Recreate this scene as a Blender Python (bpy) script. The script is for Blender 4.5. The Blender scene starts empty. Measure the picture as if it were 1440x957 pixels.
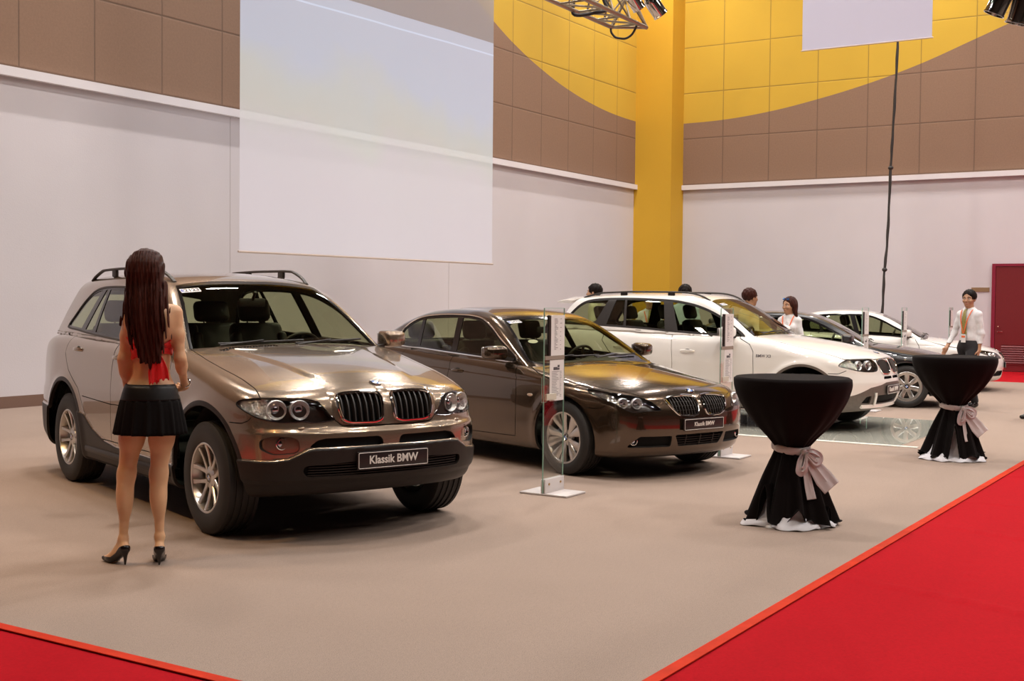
import bpy, bmesh, math, random
import numpy as np
from mathutils import Vector, Matrix
random.seed(7); rng = np.random.default_rng(7)
SC = bpy.context.scene
COL = SC.collection
PI = math.pi

# ------------------------------------------------------------------ materials
def new_mat(name):
    m = bpy.data.materials.new(name); m.use_nodes = True
    nt = m.node_tree
    return m, nt, nt.nodes['Principled BSDF']
def pbr(name, col, rough=.5, metal=0, spec=.5, coat=0, coat_rough=.03, noise=None, bump=None, emit=None, sheen=0, alpha=None):
    m, nt, b = new_mat(name)
    b.inputs['Base Color'].default_value = (*col, 1)
    b.inputs['Roughness'].default_value = rough
    b.inputs['Metallic'].default_value = metal
    b.inputs['Specular IOR Level'].default_value = spec
    b.inputs['Coat Weight'].default_value = coat
    b.inputs['Coat Roughness'].default_value = coat_rough
    if sheen:
        b.inputs['Sheen Weight'].default_value = sheen
        b.inputs['Sheen Roughness'].default_value = .4
    if emit:
        b.inputs['Emission Color'].default_value = (*emit[0], 1); b.inputs['Emission Strength'].default_value = emit[1]
    if noise:
        sc, amt = noise
        tc = nt.nodes.new('ShaderNodeTexCoord'); n = nt.nodes.new('ShaderNodeTexNoise'); n.inputs['Scale'].default_value = sc
        n.inputs['Detail'].default_value = 4
        r = nt.nodes.new('ShaderNodeValToRGB')
        r.color_ramp.elements[0].position = .3; r.color_ramp.elements[1].position = .7
        r.color_ramp.elements[0].color = (*[c * (1 - amt) for c in col], 1)
        r.color_ramp.elements[1].color = (*[min(1, c * (1 + amt)) for c in col], 1)
        nt.links.new(tc.outputs['Object'], n.inputs['Vector']); nt.links.new(n.outputs['Fac'], r.inputs['Fac'])
        nt.links.new(r.outputs['Color'], b.inputs['Base Color'])
    if bump:
        sc, st, dist = bump
        tc = nt.nodes.new('ShaderNodeTexCoord'); n = nt.nodes.new('ShaderNodeTexNoise'); n.inputs['Scale'].default_value = sc
        n.inputs['Detail'].default_value = 5
        bp = nt.nodes.new('ShaderNodeBump'); bp.inputs['Strength'].default_value = st; bp.inputs['Distance'].default_value = dist
        nt.links.new(tc.outputs['Object'], n.inputs['Vector']); nt.links.new(n.outputs['Fac'], bp.inputs['Height'])
        nt.links.new(bp.outputs['Normal'], b.inputs['Normal'])
    return m
def thin_glass(name, tint, rough=0.0, refl=1.0):
    m = bpy.data.materials.new(name); m.use_nodes = True; nt = m.node_tree; nt.nodes.clear()
    o = nt.nodes.new('ShaderNodeOutputMaterial'); t = nt.nodes.new('ShaderNodeBsdfTransparent')
    t.inputs['Color'].default_value = (*tint, 1)
    g = nt.nodes.new('ShaderNodeBsdfGlossy'); g.inputs['Roughness'].default_value = rough
    g.inputs['Color'].default_value = (1, 1, 1, 1)
    f = nt.nodes.new('ShaderNodeFresnel'); ge = nt.nodes.new('ShaderNodeNewGeometry')
    io = nt.nodes.new('ShaderNodeMath'); io.operation = 'MULTIPLY_ADD'; io.inputs[1].default_value = -(1.5 - 1 / 1.5); io.inputs[2].default_value = 1.5   # thin pane: same reflection from both sides
    nt.links.new(ge.outputs['Backfacing'], io.inputs[0]); nt.links.new(io.outputs[0], f.inputs['IOR'])
    mu = nt.nodes.new('ShaderNodeMath'); mu.operation = 'MULTIPLY'; mu.inputs[1].default_value = refl; mu.use_clamp = True
    mx = nt.nodes.new('ShaderNodeMixShader')
    nt.links.new(f.outputs[0], mu.inputs[0]); nt.links.new(mu.outputs[0], mx.inputs[0])
    nt.links.new(t.outputs[0], mx.inputs[1]); nt.links.new(g.outputs[0], mx.inputs[2]); nt.links.new(mx.outputs[0], o.inputs[0])
    return m
def car_paint(name, col, metal=.6, rough=.32, flake=.06):
    m, nt, b = new_mat(name)
    b.inputs['Roughness'].default_value = rough; b.inputs['Metallic'].default_value = metal
    b.inputs['Coat Weight'].default_value = 1; b.inputs['Coat Roughness'].default_value = .02
    tc = nt.nodes.new('ShaderNodeTexCoord'); n = nt.nodes.new('ShaderNodeTexNoise'); n.inputs['Scale'].default_value = 900
    r = nt.nodes.new('ShaderNodeValToRGB')
    r.color_ramp.elements[0].color = (*[c * (1 - flake) for c in col], 1)
    r.color_ramp.elements[1].color = (*[min(1, c * (1 + flake)) for c in col], 1)
    nt.links.new(tc.outputs['Object'], n.inputs['Vector']); nt.links.new(n.outputs['Fac'], r.inputs['Fac'])
    nt.links.new(r.outputs['Color'], b.inputs['Base Color'])
    return m

M = {}
M['paint_suv'] = car_paint('taupe metallic paint', (.335, .252, .182), .74, .23)
M['paint_sedan'] = car_paint('bronze metallic paint', (.098, .064, .040), .85, .20)
M['paint_white'] = car_paint('white paint', (.84, .80, .755), 0, .35, .0)
M['paint_black'] = car_paint('black paint', (.012, .012, .014), 0, .3, .1)
M['chrome'] = pbr('chrome', (.85, .84, .82), .06, 1)
M['alloy'] = pbr('silver alloy', (.62, .60, .57), .28, 1)
M['alloy_dark'] = pbr('dark alloy', (.16, .15, .14), .45, 1)
M['rubber'] = pbr('tyre rubber', (.022, .020, .019), .62, bump=(60, .2, .002))
M['plastic'] = pbr('black trim plastic', (.028, .022, .019), .5, noise=(40, .15))
M['plastic_brown'] = pbr('dark brown cladding', (.020, .0145, .012), .45, spec=.3, noise=(30, .1))
M['cladding_grey'] = pbr('grey cladding', (.13, .105, .09), .5, noise=(30, .1))
M['black'] = pbr('matt black', (.008, .008, .008), .8, spec=.2)
M['gloss_black'] = pbr('gloss black', (.012, .010, .010), .12)
M['under'] = pbr('underbody', (.012, .011, .010), .9, noise=(12, .3))
M['leather'] = pbr('dark grey seat leather', (.045, .033, .025), .5, bump=(120, .2, .002))
M['dash'] = pbr('dash board vinyl', (.035, .026, .020), .6, bump=(150, .2, .001))
M['liner'] = pbr('headliner cloth', (.16, .13, .09), .9, noise=(20, .1))
M['glass'] = thin_glass('car window glass', (.62, .66, .50))
M['glass_ws'] = thin_glass('windscreen glass', (.72, .74, .58), 0, 1.1)
M['lens'] = thin_glass('clear lamp lens', (.93, .93, .92))
M['lamp_chrome'] = pbr('lamp reflector', (.92, .92, .93), .22, .7, bump=(90, .5, .01))
M['lamp_dark'] = pbr('lamp housing', (.05, .035, .03), .25)
M['indicator'] = pbr('indicator reflector', (.86, .82, .76), .14, 1, bump=(85, 1.0, .035))
M['bulb'] = pbr('lamp projector', (.55, .6, .7), .03, 1)
M['white_enamel'] = pbr('white enamel', (.85, .85, .85), .25)
M['blue_enamel'] = pbr('blue enamel', (.03, .16, .55), .25)
M['amber'] = pbr('side repeater', (.75, .55, .42), .2)
M['paper'] = pbr('white paper', (.80, .78, .76), .7)
M['ink'] = pbr('grey ink', (.10, .09, .10), .8)
M['ink_blue'] = pbr('blue ink', (.08, .12, .45), .8)
M['plate_black'] = pbr('number plate black', (.018, .012, .012), .35)
M['plate_white'] = pbr('number plate lettering', (.80, .76, .70), .5)

# ------------------------------------------------------------------ object helpers
def tag(o, label=None, cat=None, group=None, kind=None):
    if label: o['label'] = label
    if cat: o['category'] = cat
    if group: o['group'] = group
    if kind: o['kind'] = kind
    return o
def link(name, me, mats, parent=None, loc=None):
    o = bpy.data.objects.new(name, me); COL.objects.link(o)
    if mats is not None:
        for m in (mats if isinstance(mats, (list, tuple)) else [mats]): me.materials.append(m)
    if parent is not None: o.parent = parent
    if loc is not None: o.location = loc
    return o
def empty(name, loc=(0, 0, 0), rz=0, parent=None):
    o = bpy.data.objects.new(name, None); COL.objects.link(o); o.location = loc; o.rotation_euler = (0, 0, rz)
    if parent is not None: o.parent = parent
    return o
def copy_tree(o, parent=None):
    c = o.copy(); COL.objects.link(c); c.parent = parent
    for ch in list(o.children): copy_tree(ch, c)
    return c
class MB:
    """collects polygons of one mesh; faces carry a material slot"""
    def __init__(s): s.v = []; s.f = []; s.m = []; s.cur = 0; s.sm = []; s.smooth = False
    def add(s, vs, fs):
        b = len(s.v); s.v += [tuple(v) for v in vs]
        for f in fs: s.f.append(tuple(b + i for i in f)); s.m.append(s.cur); s.sm.append(s.smooth)
        return s
    def box(s, x0, x1, y0, y1, z0, z1, mat=None):
        vs = [Vector((x, y, z)) for z in (z0, z1) for y in (y0, y1) for x in (x0, x1)]
        if mat is not None: vs = [mat @ v for v in vs]
        return s.add(vs, [(0, 2, 3, 1), (4, 5, 7, 6), (0, 1, 5, 4), (2, 6, 7, 3), (0, 4, 6, 2), (1, 3, 7, 5)])
    def bbox(s, c, size, r=.01, mat=None, seg=2):
        """rounded box"""
        bm = bmesh.new(); bmesh.ops.create_cube(bm, size=1)
        bmesh.ops.scale(bm, vec=size, verts=bm.verts)
        bmesh.ops.bevel(bm, geom=bm.edges[:], offset=min(r, min(size) * .49), segments=seg, affect='EDGES', profile=.5)
        bmesh.ops.translate(bm, vec=c, verts=bm.verts)
        if mat is not None: bmesh.ops.transform(bm, matrix=mat, verts=bm.verts)
        return s.frombm(bm)
    def frombm(s, bm):
        bm.verts.index_update(); vs = [v.co.copy() for v in bm.verts]; fs = [[v.index for v in f.verts] for f in bm.faces]
        bm.free(); return s.add(vs, fs)
    def tube(s, pts, r, n=8, closed=False, caps=True):
        pts = [Vector(p) for p in pts]; N = len(pts)
        rs = r if isinstance(r, (list, tuple)) else [r] * N
        vs = []; up = None
        for i, p in enumerate(pts):
            if closed: t = pts[(i + 1) % N] - pts[i - 1]
            else: t = pts[min(i + 1, N - 1)] - pts[max(i - 1, 0)]
            t = t.normalized() if t.length > 1e-9 else Vector((0, 0, 1))
            if up is None:
                up = Vector((0, 0, 1)) if abs(t.z) < .9 else Vector((1, 0, 0))
            a = (up - t * up.dot(t))
            if a.length < 1e-6: a = t.orthogonal()
            a.normalize(); b = t.cross(a); up = a
            for k in range(n):
                q = 2 * PI * k / n; vs.append(p + (a * math.cos(q) + b * math.sin(q)) * rs[i])
        fs = []
        for i in range(N if closed else N - 1):
            for k in range(n):
                k2 = (k + 1) % n; j = (i + 1) % N
                fs.append((i * n + k, i * n + k2, j * n + k2, j * n + k))
        if caps and not closed:
            fs.append(tuple(range(n))[::-1]); fs.append(tuple(range((N - 1) * n, N * n)))
        return s.add(vs, fs)
    def ribbon(s, pts, offs, closed=False):
        """sweep a closed profile: offs(i) -> list of Vector offsets for point i"""
        N = len(pts); vs = []
        for i, p in enumerate(pts):
            o = offs(i); n = len(o)
            for q in o: vs.append(Vector(p) + q)
        fs = []
        for i in range(N if closed else N - 1):
            j = (i + 1) % N
            for k in range(n):
                k2 = (k + 1) % n; fs.append((i * n + k, i * n + k2, j * n + k2, j * n + k))
        if not closed: fs.append(tuple(range(n))[::-1]); fs.append(tuple(range((N - 1) * n, N * n)))
        return s.add(vs, fs)
    def lathe(s, prof, n=32, mat=None, closed=False):
        """prof = [(r, z)], axis z"""
        vs = []
        for r, z in prof:
            for k in range(n):
                q = 2 * PI * k / n; v = Vector((r * math.cos(q), r * math.sin(q), z)); vs.append(mat @ v if mat is not None else v)
        fs = []
        P = len(prof)
        for i in range(P if closed else P - 1):
            j = (i + 1) % P
            for k in range(n):
                k2 = (k + 1) % n; fs.append((i * n + k, i * n + k2, j * n + k2, j * n + k))
        return s.add(vs, fs)
    def disc(s, r, z, n=32, mat=None, flip=False):
        vs = [Vector((r * math.cos(2 * PI * k / n), r * math.sin(2 * PI * k / n), z)) for k in range(n)]
        if mat is not None: vs = [mat @ v for v in vs]
        return s.add(vs, [tuple(range(n))[::-1] if flip else tuple(range(n))])
    def prism(s, poly, d0, d1, mat=None):
        """poly [(x,y)] extruded in z from d0 to d1"""
        n = len(poly); vs = [Vector((x, y, d0)) for x, y in poly] + [Vector((x, y, d1)) for x, y in poly]
        if mat is not None: vs = [mat @ v for v in vs]
        fs = [tuple(range(n))[::-1], tuple(range(n, 2 * n))] + [(i, (i + 1) % n, n + (i + 1) % n, n + i) for i in range(n)]
        return s.add(vs, fs)
    def sphere(s, c, r, nu=16, nv=10, sc=(1, 1, 1), mat=None):
        vs = []; fs = []
        for j in range(nv + 1):
            a = PI * j / nv
            for i in range(nu):
                b = 2 * PI * i / nu
                v = Vector((c[0] + r * sc[0] * math.sin(a) * math.cos(b), c[1] + r * sc[1] * math.sin(a) * math.sin(b), c[2] + r * sc[2] * math.cos(a)))
                vs.append(mat @ v if mat is not None else v)
        for j in range(nv):
            for i in range(nu): fs.append((j * nu + i, (j + 1) * nu + i, (j + 1) * nu + (i + 1) % nu, j * nu + (i + 1) % nu))
        return s.add(vs, fs)
    def build(s, name, mats, parent=None, loc=None, angle=35, weld=True):
        me = bpy.data.meshes.new(name); me.from_pydata(s.v, [], s.f)
        me.polygons.foreach_set('material_index', s.m)
        bm = bmesh.new(); bm.from_mesh(me)
        if weld: bmesh.ops.remove_doubles(bm, verts=bm.verts, dist=1e-5)
        bmesh.ops.recalc_face_normals(bm, faces=bm.faces)
        bm.to_mesh(me); bm.free()
        if angle: me.polygons.foreach_set('use_smooth', [True] * len(me.polygons)); me.set_sharp_from_angle(angle=math.radians(angle))
        me.update()
        return link(name, me, mats, parent, loc)

def font_mesh(text, size, bold=0.0, align='CENTER', extrude=.0008, squash=1.0):
    cu = bpy.data.curves.new('lettering', 'FONT'); cu.body = text; cu.size = size; cu.align_x = align; cu.align_y = 'CENTER'
    cu.extrude = extrude; cu.offset = bold; cu.resolution_u = 3
    o = bpy.data.objects.new('lettering', cu); COL.objects.link(o)
    dg = bpy.context.evaluated_depsgraph_get(); me = bpy.data.meshes.new_from_object(o.evaluated_get(dg))
    bpy.data.objects.remove(o)
    if squash != 1.0:
        for v in me.vertices: v.co.x *= squash
    return me
def lettering(name, text, size, mat, parent, M4, bold=0.0, squash=1.0, align='CENTER'):
    me = font_mesh(text, size, bold, squash=squash, align=align); me.transform(M4)
    return link(name, me, mat, parent)
def frame_at(p, xdir, zdir):
    """matrix with local x along xdir and local z along zdir, origin p"""
    z = Vector(zdir).normalized(); x = Vector(xdir); x = (x - z * x.dot(z)).normalized(); y = z.cross(x)
    return Matrix(((x.x, y.x, z.x, p[0]), (x.y, y.y, z.y, p[1]), (x.z, y.z, z.z, p[2]), (0, 0, 0, 1)))
# ------------------------------------------------------------------ smooth shape fields
class C1:
    """smooth curve through keys (monotone cubic), tabulated"""
    def __init__(s, keys, n=1500):
        k = sorted(keys); x = np.array([a for a, b in k], float); y = np.array([b for a, b in k], float)
        h = np.diff(x); d = np.diff(y) / h; m = np.zeros(len(x))
        m[0], m[-1] = d[0], d[-1]
        for i in range(1, len(x) - 1):
            if d[i - 1] * d[i] > 0:
                w1, w2 = 2 * h[i] + h[i - 1], h[i] + 2 * h[i - 1]; m[i] = (w1 + w2) / (w1 / d[i - 1] + w2 / d[i])
        s.t = np.linspace(x[0], x[-1], n); i = np.clip(np.searchsorted(x, s.t) - 1, 0, len(h) - 1)
        u = (s.t - x[i]) / h[i]
        s.v = (2*u**3-3*u**2+1)*y[i] + (u**3-2*u**2+u)*h[i]*m[i] + (-2*u**3+3*u**2)*y[i+1] + (u**3-u**2)*h[i]*m[i+1]
        s.dv = np.gradient(s.v, s.t)
    def __call__(s, x): return np.interp(x, s.t, s.v)
    def d(s, x): return np.interp(x, s.t, s.dv)
def smax(a, b, k):
    h = np.maximum(k - np.abs(a - b), 0) / k
    return np.maximum(a, b) + h * h * k * .25
def smin(a, b, k): return -smax(-a, -b, k)
def catmull(pts, n=8, closed=True):
    P = [np.array(p, float) for p in pts]; N = len(P); out = []
    rngN = range(N if closed else N - 1)
    for i in rngN:
        if closed: p0, p1, p2, p3 = P[i - 1], P[i], P[(i + 1) % N], P[(i + 2) % N]
        else: p0, p1, p2, p3 = P[max(i - 1, 0)], P[i], P[i + 1], P[min(i + 2, N - 1)]
        for k in range(n):
            t = k / n
            out.append(.5 * ((2 * p1) + (-p0 + p2) * t + (2 * p0 - 5 * p1 + 4 * p2 - p3) * t * t + (-p0 + 3 * p1 - 3 * p2 + p3) * t ** 3))
    if not closed: out.append(P[-1])
    return np.array(out)
def round_poly(pts, r, n=4):
    """polygon with rounded corners; r scalar or list"""
    P = [np.array(p, float) for p in pts]; N = len(P); out = []
    for i in range(N):
        a, b, c = P[i - 1], P[i], P[(i + 1) % N]; ri = r[i] if isinstance(r, (list, tuple)) else r
        u = a - b; v = c - b; lu, lv = np.linalg.norm(u), np.linalg.norm(v); q = min(ri, lu * .45, lv * .45)
        p0 = b + u / lu * q; p1 = b + v / lv * q
        for k in range(n + 1):
            t = k / n; out.append((1 - t) ** 2 * p0 + 2 * t * (1 - t) * b + t * t * p1)
    return np.array(out)
def sd_poly(poly, X, Y, far=.15):
    """signed distance, evaluated only near the polygon"""
    poly = np.asarray(poly); out = np.full(X.shape, 1.0)
    lo = poly.min(0) - far; hi = poly.max(0) + far
    m = (X > lo[0]) & (X < hi[0]) & (Y > lo[1]) & (Y < hi[1])
    x = X[m]; y = Y[m]
    if x.size == 0: return out
    d2 = np.full(x.shape, 1e9); ins = np.zeros(x.shape, bool)
    N = len(poly)
    for i in range(N):
        ax, ay = poly[i]; bx, by = poly[(i + 1) % N]; ex, ey = bx - ax, by - ay
        L = ex * ex + ey * ey
        if L < 1e-14: continue
        t = np.clip(((x - ax) * ex + (y - ay) * ey) / L, 0, 1)
        d2 = np.minimum(d2, (x - ax - t * ex) ** 2 + (y - ay - t * ey) ** 2)
        c = (ay > y) != (by > y)
        if ay != by: ins ^= c & (x < (bx - ax) * (y - ay) / (by - ay) + ax)
    d = np.sqrt(d2); out[m] = np.where(ins, -d, d)
    return out
def sd_line(pts, X, Y):
    d2 = np.full(X.shape, 1e9)
    for (ax, ay), (bx, by) in zip(pts[:-1], pts[1:]):
        ex, ey = bx - ax, by - ay; L = ex * ex + ey * ey
        t = np.clip(((X - ax) * ex + (Y - ay) * ey) / L, 0, 1)
        d2 = np.minimum(d2, (X - ax - t * ex) ** 2 + (Y - ay - t * ey) ** 2)
    return np.sqrt(d2)

def field_grad(f, P, e=.002):
    g = np.empty_like(P)
    for i in range(3):
        d = np.zeros(3); d[i] = e
        A = P + d; B = P - d
        g[:, i] = (f(A[:, 0], A[:, 1], A[:, 2]) - f(B[:, 0], B[:, 1], B[:, 2])) / (2 * e)
    return g
def extract(f, lo, hi, h):
    """surface-nets of f=0, then projected on the surface"""
    n = [int(math.ceil((hi[i] - lo[i]) / h)) + 1 for i in range(3)]
    ax = [lo[i] + h * np.arange(n[i]) for i in range(3)]
    val = np.empty(n, np.float32)
    Y, Z = np.meshgrid(ax[1], ax[2], indexing='ij')
    step = 24
    for i in range(0, n[0], step):
        xs = ax[0][i:i + step]
        X3 = np.broadcast_to(xs[:, None, None], (len(xs),) + Y.shape); Y3 = np.broadcast_to(Y, X3.shape); Z3 = np.broadcast_to(Z, X3.shape)
        val[i:i + step] = f(X3, Y3, Z3)
    s = val < 0
    cnt = np.zeros([k - 1 for k in n], np.int16); acc = np.zeros([k - 1 for k in n] + [3], np.float32)
    sl = lambda a, o: slice(o, None if o - a == 0 else None)
    def cell(arr, ox, oy, oz):
        return arr[ox:n[0] - 1 + ox, oy:n[1] - 1 + oy, oz:n[2] - 1 + oz]
    corners = [(i, j, k) for i in (0, 1) for j in (0, 1) for k in (0, 1)]
    for a in range(3):
        for c in corners:
            if c[a] == 1: continue
            c2 = list(c); c2[a] = 1
            v0 = cell(val, *c); v1 = cell(val, *c2); cr = (v0 < 0) != (v1 < 0)
            t = np.where(cr, v0 / np.where(cr, v0 - v1, 1), 0)
            cnt += cr
            for b in range(3):
                acc[..., b] += np.where(cr, (t if b == a else c[b]), 0)
    act = cnt > 0; idx = -np.ones(act.shape, np.int64); idx[act] = np.arange(act.sum())
    I = np.argwhere(act); p = acc[act] / cnt[act][:, None]
    V = (I + p) * h + np.array(lo)
    tris = []
    for a in range(3):
        b, c = (a + 1) % 3, (a + 2) % 3
        s0 = np.take(s, range(n[a] - 1), a); s1 = np.take(s, range(1, n[a]), a)
        cr = np.argwhere(s0 != s1)
        ok = (cr[:, b] > 0) & (cr[:, c] > 0) & (cr[:, b] < n[b] - 1) & (cr[:, c] < n[c] - 1); cr = cr[ok]
        inside0 = s0[tuple(cr.T)]
        q = []
        for db, dc in ((-1, -1), (0, -1), (0, 0), (-1, 0)):
            k = cr.copy(); k[:, b] += db; k[:, c] += dc; q.append(idx[tuple(k.T)])
        q = np.stack(q, 1); q[~inside0] = q[~inside0][:, ::-1]
        tris.append(q[:, [0, 1, 2]]); tris.append(q[:, [0, 2, 3]])
    F = np.concatenate(tris)
    V = V.astype(float)
    for it in range(3):
        val_ = f(V[:, 0], V[:, 1], V[:, 2]); g = field_grad(f, V); gg = (g * g).sum(1) + 1e-9
        step_ = -(val_ / gg)[:, None] * g; L = np.linalg.norm(step_, axis=1); step_ *= np.minimum(1, h * .7 / (L + 1e-12))[:, None]
        V = V + step_
    return V, F
class Tri:
    def __init__(s, V, F): s.V = V; s.F = F; s.L = np.zeros(len(F), int)
    def cut(s, fn):
        """split triangles along fn(x,y,z)=0; returns mask of triangles with fn<0"""
        v = fn(s.V[:, 0], s.V[:, 1], s.V[:, 2]); v = np.where(np.abs(v) < 2e-5, 2e-5, v)
        neg = v < 0; k = neg[s.F].sum(1); mix = (k == 1) | (k == 2)
        if mix.any():
            F = s.F[mix]; fn_ = neg[F]; kk = k[mix]
            lone = np.where(kk == 1, np.argmax(fn_, 1), np.argmax(~fn_, 1)); r = np.arange(len(F))
            a = F[r, lone]; b = F[r, (lone + 1) % 3]; c = F[r, (lone + 2) % 3]
            E = np.concatenate([np.stack([a, b], 1), np.stack([a, c], 1)]); E.sort(1)
            U, inv = np.unique(E, axis=0, return_inverse=True); inv = inv.ravel()
            t = v[U[:, 0]] / (v[U[:, 0]] - v[U[:, 1]])
            t = np.clip(t, .02, .98)
            NV = s.V[U[:, 0]] + (s.V[U[:, 1]] - s.V[U[:, 0]]) * t[:, None]
            base = len(s.V); p = base + inv[:len(F)]; q = base + inv[len(F):]
            Lb = s.L[mix]
            newF = np.concatenate([s.F[~mix], np.stack([a, p, q], 1), np.stack([p, b, c], 1), np.stack([p, c, q], 1)])
            ln = fn_[r, lone]
            side = np.concatenate([k[~mix] == 3, ln, ~ln, ~ln])
            s.L = np.concatenate([s.L[~mix], Lb, Lb, Lb]); s.V = np.concatenate([s.V, NV]); s.F = newF
            return side
        return k == 3
    def label(s, fn, lab, only=None):
        m = s.cut(fn)
        if only is not None: m = m & np.isin(s.L, only)
        s.L[m] = lab
        return m
def tri_object(name, T, mask, nf, mat, parent, offset=0., flange=0., flange_mat=None, thick=0.):
    """mesh of the masked triangles; nf = field giving normals; flange = wall sunk inwards round its border"""
    F = T.F[mask]
    if len(F) == 0: return None
    used, inv = np.unique(F, return_inverse=True); F = inv.reshape(-1, 3); V = T.V[used]
    N = field_grad(nf, V); N /= (np.linalg.norm(N, axis=1)[:, None] + 1e-12)
    V = V + N * offset
    tri_ok = np.linalg.norm(np.cross(V[F[:, 1]] - V[F[:, 0]], V[F[:, 2]] - V[F[:, 0]]), axis=1) > 1e-12
    F = F[tri_ok]
    VV, NN, FF, MM = [V], [N], [F], [np.zeros(len(F), int)]
    if flange:
        E = np.concatenate([F[:, [0, 1]], F[:, [1, 2]], F[:, [2, 0]]]); S = np.sort(E, 1)
        _, inv2, cnt = np.unique(S, axis=0, return_inverse=True, return_counts=True); be = E[cnt[inv2.ravel()] == 1]
        if len(be):
            A, B = V[be[:, 0]], V[be[:, 1]]; NA, NB = N[be[:, 0]], N[be[:, 1]]
            A2, B2 = A - NA * flange, B - NB * flange
            nn = np.cross(A2 - A, B - A); nn = nn / (np.linalg.norm(nn, axis=1)[:, None] + 1e-12)
            m = len(be); base = len(V); VV.append(np.concatenate([A, B, B2, A2])); NN.append(np.concatenate([nn] * 4))
            i = np.arange(m); q = np.stack([base + i, base + 3 * m + i, base + 2 * m + i, base + m + i], 1)
            FF.append(np.concatenate([q[:, [0, 1, 2]], q[:, [0, 2, 3]]])); MM.append(np.full(2 * m, 1 if flange_mat else 0))
    V = np.concatenate(VV); N = np.concatenate(NN); F = np.concatenate(FF); MI = np.concatenate(MM)
    me = bpy.data.meshes.new(name); me.vertices.add(len(V)); me.vertices.foreach_set('co', V.ravel())
    me.loops.add(len(F) * 3); me.loops.foreach_set('vertex_index', F.ravel().astype(np.int32))
    me.polygons.add(len(F)); me.polygons.foreach_set('loop_start', np.arange(0, len(F) * 3, 3, dtype=np.int32))
    me.polygons.foreach_set('loop_total', np.full(len(F), 3, np.int32)); me.polygons.foreach_set('material_index', MI.astype(np.int32))
    me.polygons.foreach_set('use_smooth', np.ones(len(F), bool))
    me.update(calc_edges=True)
    me.normals_split_custom_set_from_vertices([tuple(n) for n in N])
    mats = [mat] + ([flange_mat] if flange_mat else [])
    return link(name, me, mats, parent)
# ------------------------------------------------------------------ body shapes (x forward from front axle, y left, z up)
class Shape: pass
def make_shape(top, crown, bot, wid, sec, nose_z, nose_y, tail_z, tail_y, roof, rcrown, wsx, wsc, rwx, rwc, ghw, tumble, belt, ghfloor,
               k_top=.10, k_front=.10, k_bot=.08, k_gs=.09, k_gw=.07, flares=(), bumps=None, post=None):
    s = Shape()
    top, bot, wid, sec, nose_z, nose_y, tail_z, tail_y, roof, wsx, rwx, ghw, belt, ghfloor, crown = [C1(k) for k in (top, bot, wid, sec, nose_z, nose_y, tail_z, tail_y, roof, wsx, rwx, ghw, belt, ghfloor, crown)]
    s.top, s.nose_z, s.nose_y, s.wid = top, nose_z, nose_y, wid
    def body(x, y, z):
        a = np.abs(y)
        W = wid(x) * sec(z)
        for (ax, az, R, amp, wd) in flares:
            r = np.sqrt((x - ax) ** 2 + (z - az) ** 2)
            W = W + amp * np.exp(-((r - R) / wd) ** 2)
        if bumps is not None: W = W + bumps(x, z)
        gs = (a - W) / np.sqrt(1 + wid.d(x) ** 2 + (wid(x) * sec.d(z)) ** 2)
        cr = crown(x)
        gt = (z - (top(x) - cr * a * a)) / np.sqrt(1 + (top.d(x)) ** 2 + (2 * cr * a) ** 2)
        gf = (x - nose_z(z) + nose_y(a)) / np.sqrt(1 + nose_z.d(z) ** 2 + nose_y.d(a) ** 2)
        gr = (tail_z(z) + tail_y(a) - x) / np.sqrt(1 + tail_z.d(z) ** 2 + tail_y.d(a) ** 2)
        gb = bot(x) - z
        g = smax(gs, gf, k_front); g = smax(g, gr, .16); g = smax(g, gt, k_top); g = smax(g, gb, k_bot)
        if post is not None: g = g + post(x, a, z)
        return g
    def gh(x, y, z):
        a = np.abs(y); zb = belt(x); dz = z - zb
        W = ghw(x) - tumble * dz - .10 * np.maximum(dz, 0) ** 2
        gs = (a - W) / np.sqrt(1 + tumble ** 2)
        gro = (z - (roof(x) - rcrown * a * a)) / np.sqrt(1 + roof.d(x) ** 2 + (2 * rcrown * a) ** 2)
        gw = (x - wsx(z) + wsc * a * a) / np.sqrt(1 + wsx.d(z) ** 2 + (2 * wsc * a) ** 2)
        gr = (rwx(z) + rwc * a * a - x) / np.sqrt(1 + rwx.d(z) ** 2 + (2 * rwc * a) ** 2)
        g = smax(gs, gro, k_gs); g = smax(g, gw, k_gw); g = smax(g, gr, k_gw + .05); g = np.maximum(g, ghfloor(x) - z)
        return g
    s.body, s.gh = body, gh
    s.gh_side_w = lambda x, z: ghw(x) - tumble * (z - belt(x)) - .10 * np.maximum(z - belt(x), 0) ** 2
    s.ws_d = lambda x, y, z: (x - wsx(z) + wsc * y * y) / np.sqrt(1 + wsx.d(z) ** 2)
    s.rw_d = lambda x, y, z: (rwx(z) + rwc * y * y - x) / np.sqrt(1 + rwx.d(z) ** 2)
    s.roof_d = lambda x, y, z: z - (roof(x) - rcrown * y * y)
    s.belt = belt
    return s
SH = {}
def suv_clad(x, y, z):
    a = np.abs(y); lim = np.interp(a, [0,.50,.56,.60,.66,.74,1.1], [.614,.610,.600,.578,.546,.535,.530])
    fr = np.maximum(z - lim, .30 - x)                                   # front bumper
    sill = z - np.interp(x, [-2.45,-2.30,-2.1,-1.85,-1.6,-.5,-.3], [.62,.60,.50,.43,.405,.395,.40])
    sl = np.maximum(np.maximum(sill, x + .2), -3.0 - x)
    rr = np.maximum(z - .60, x + 3.0)
    return np.minimum(np.minimum(fr, sl), rr)
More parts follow.
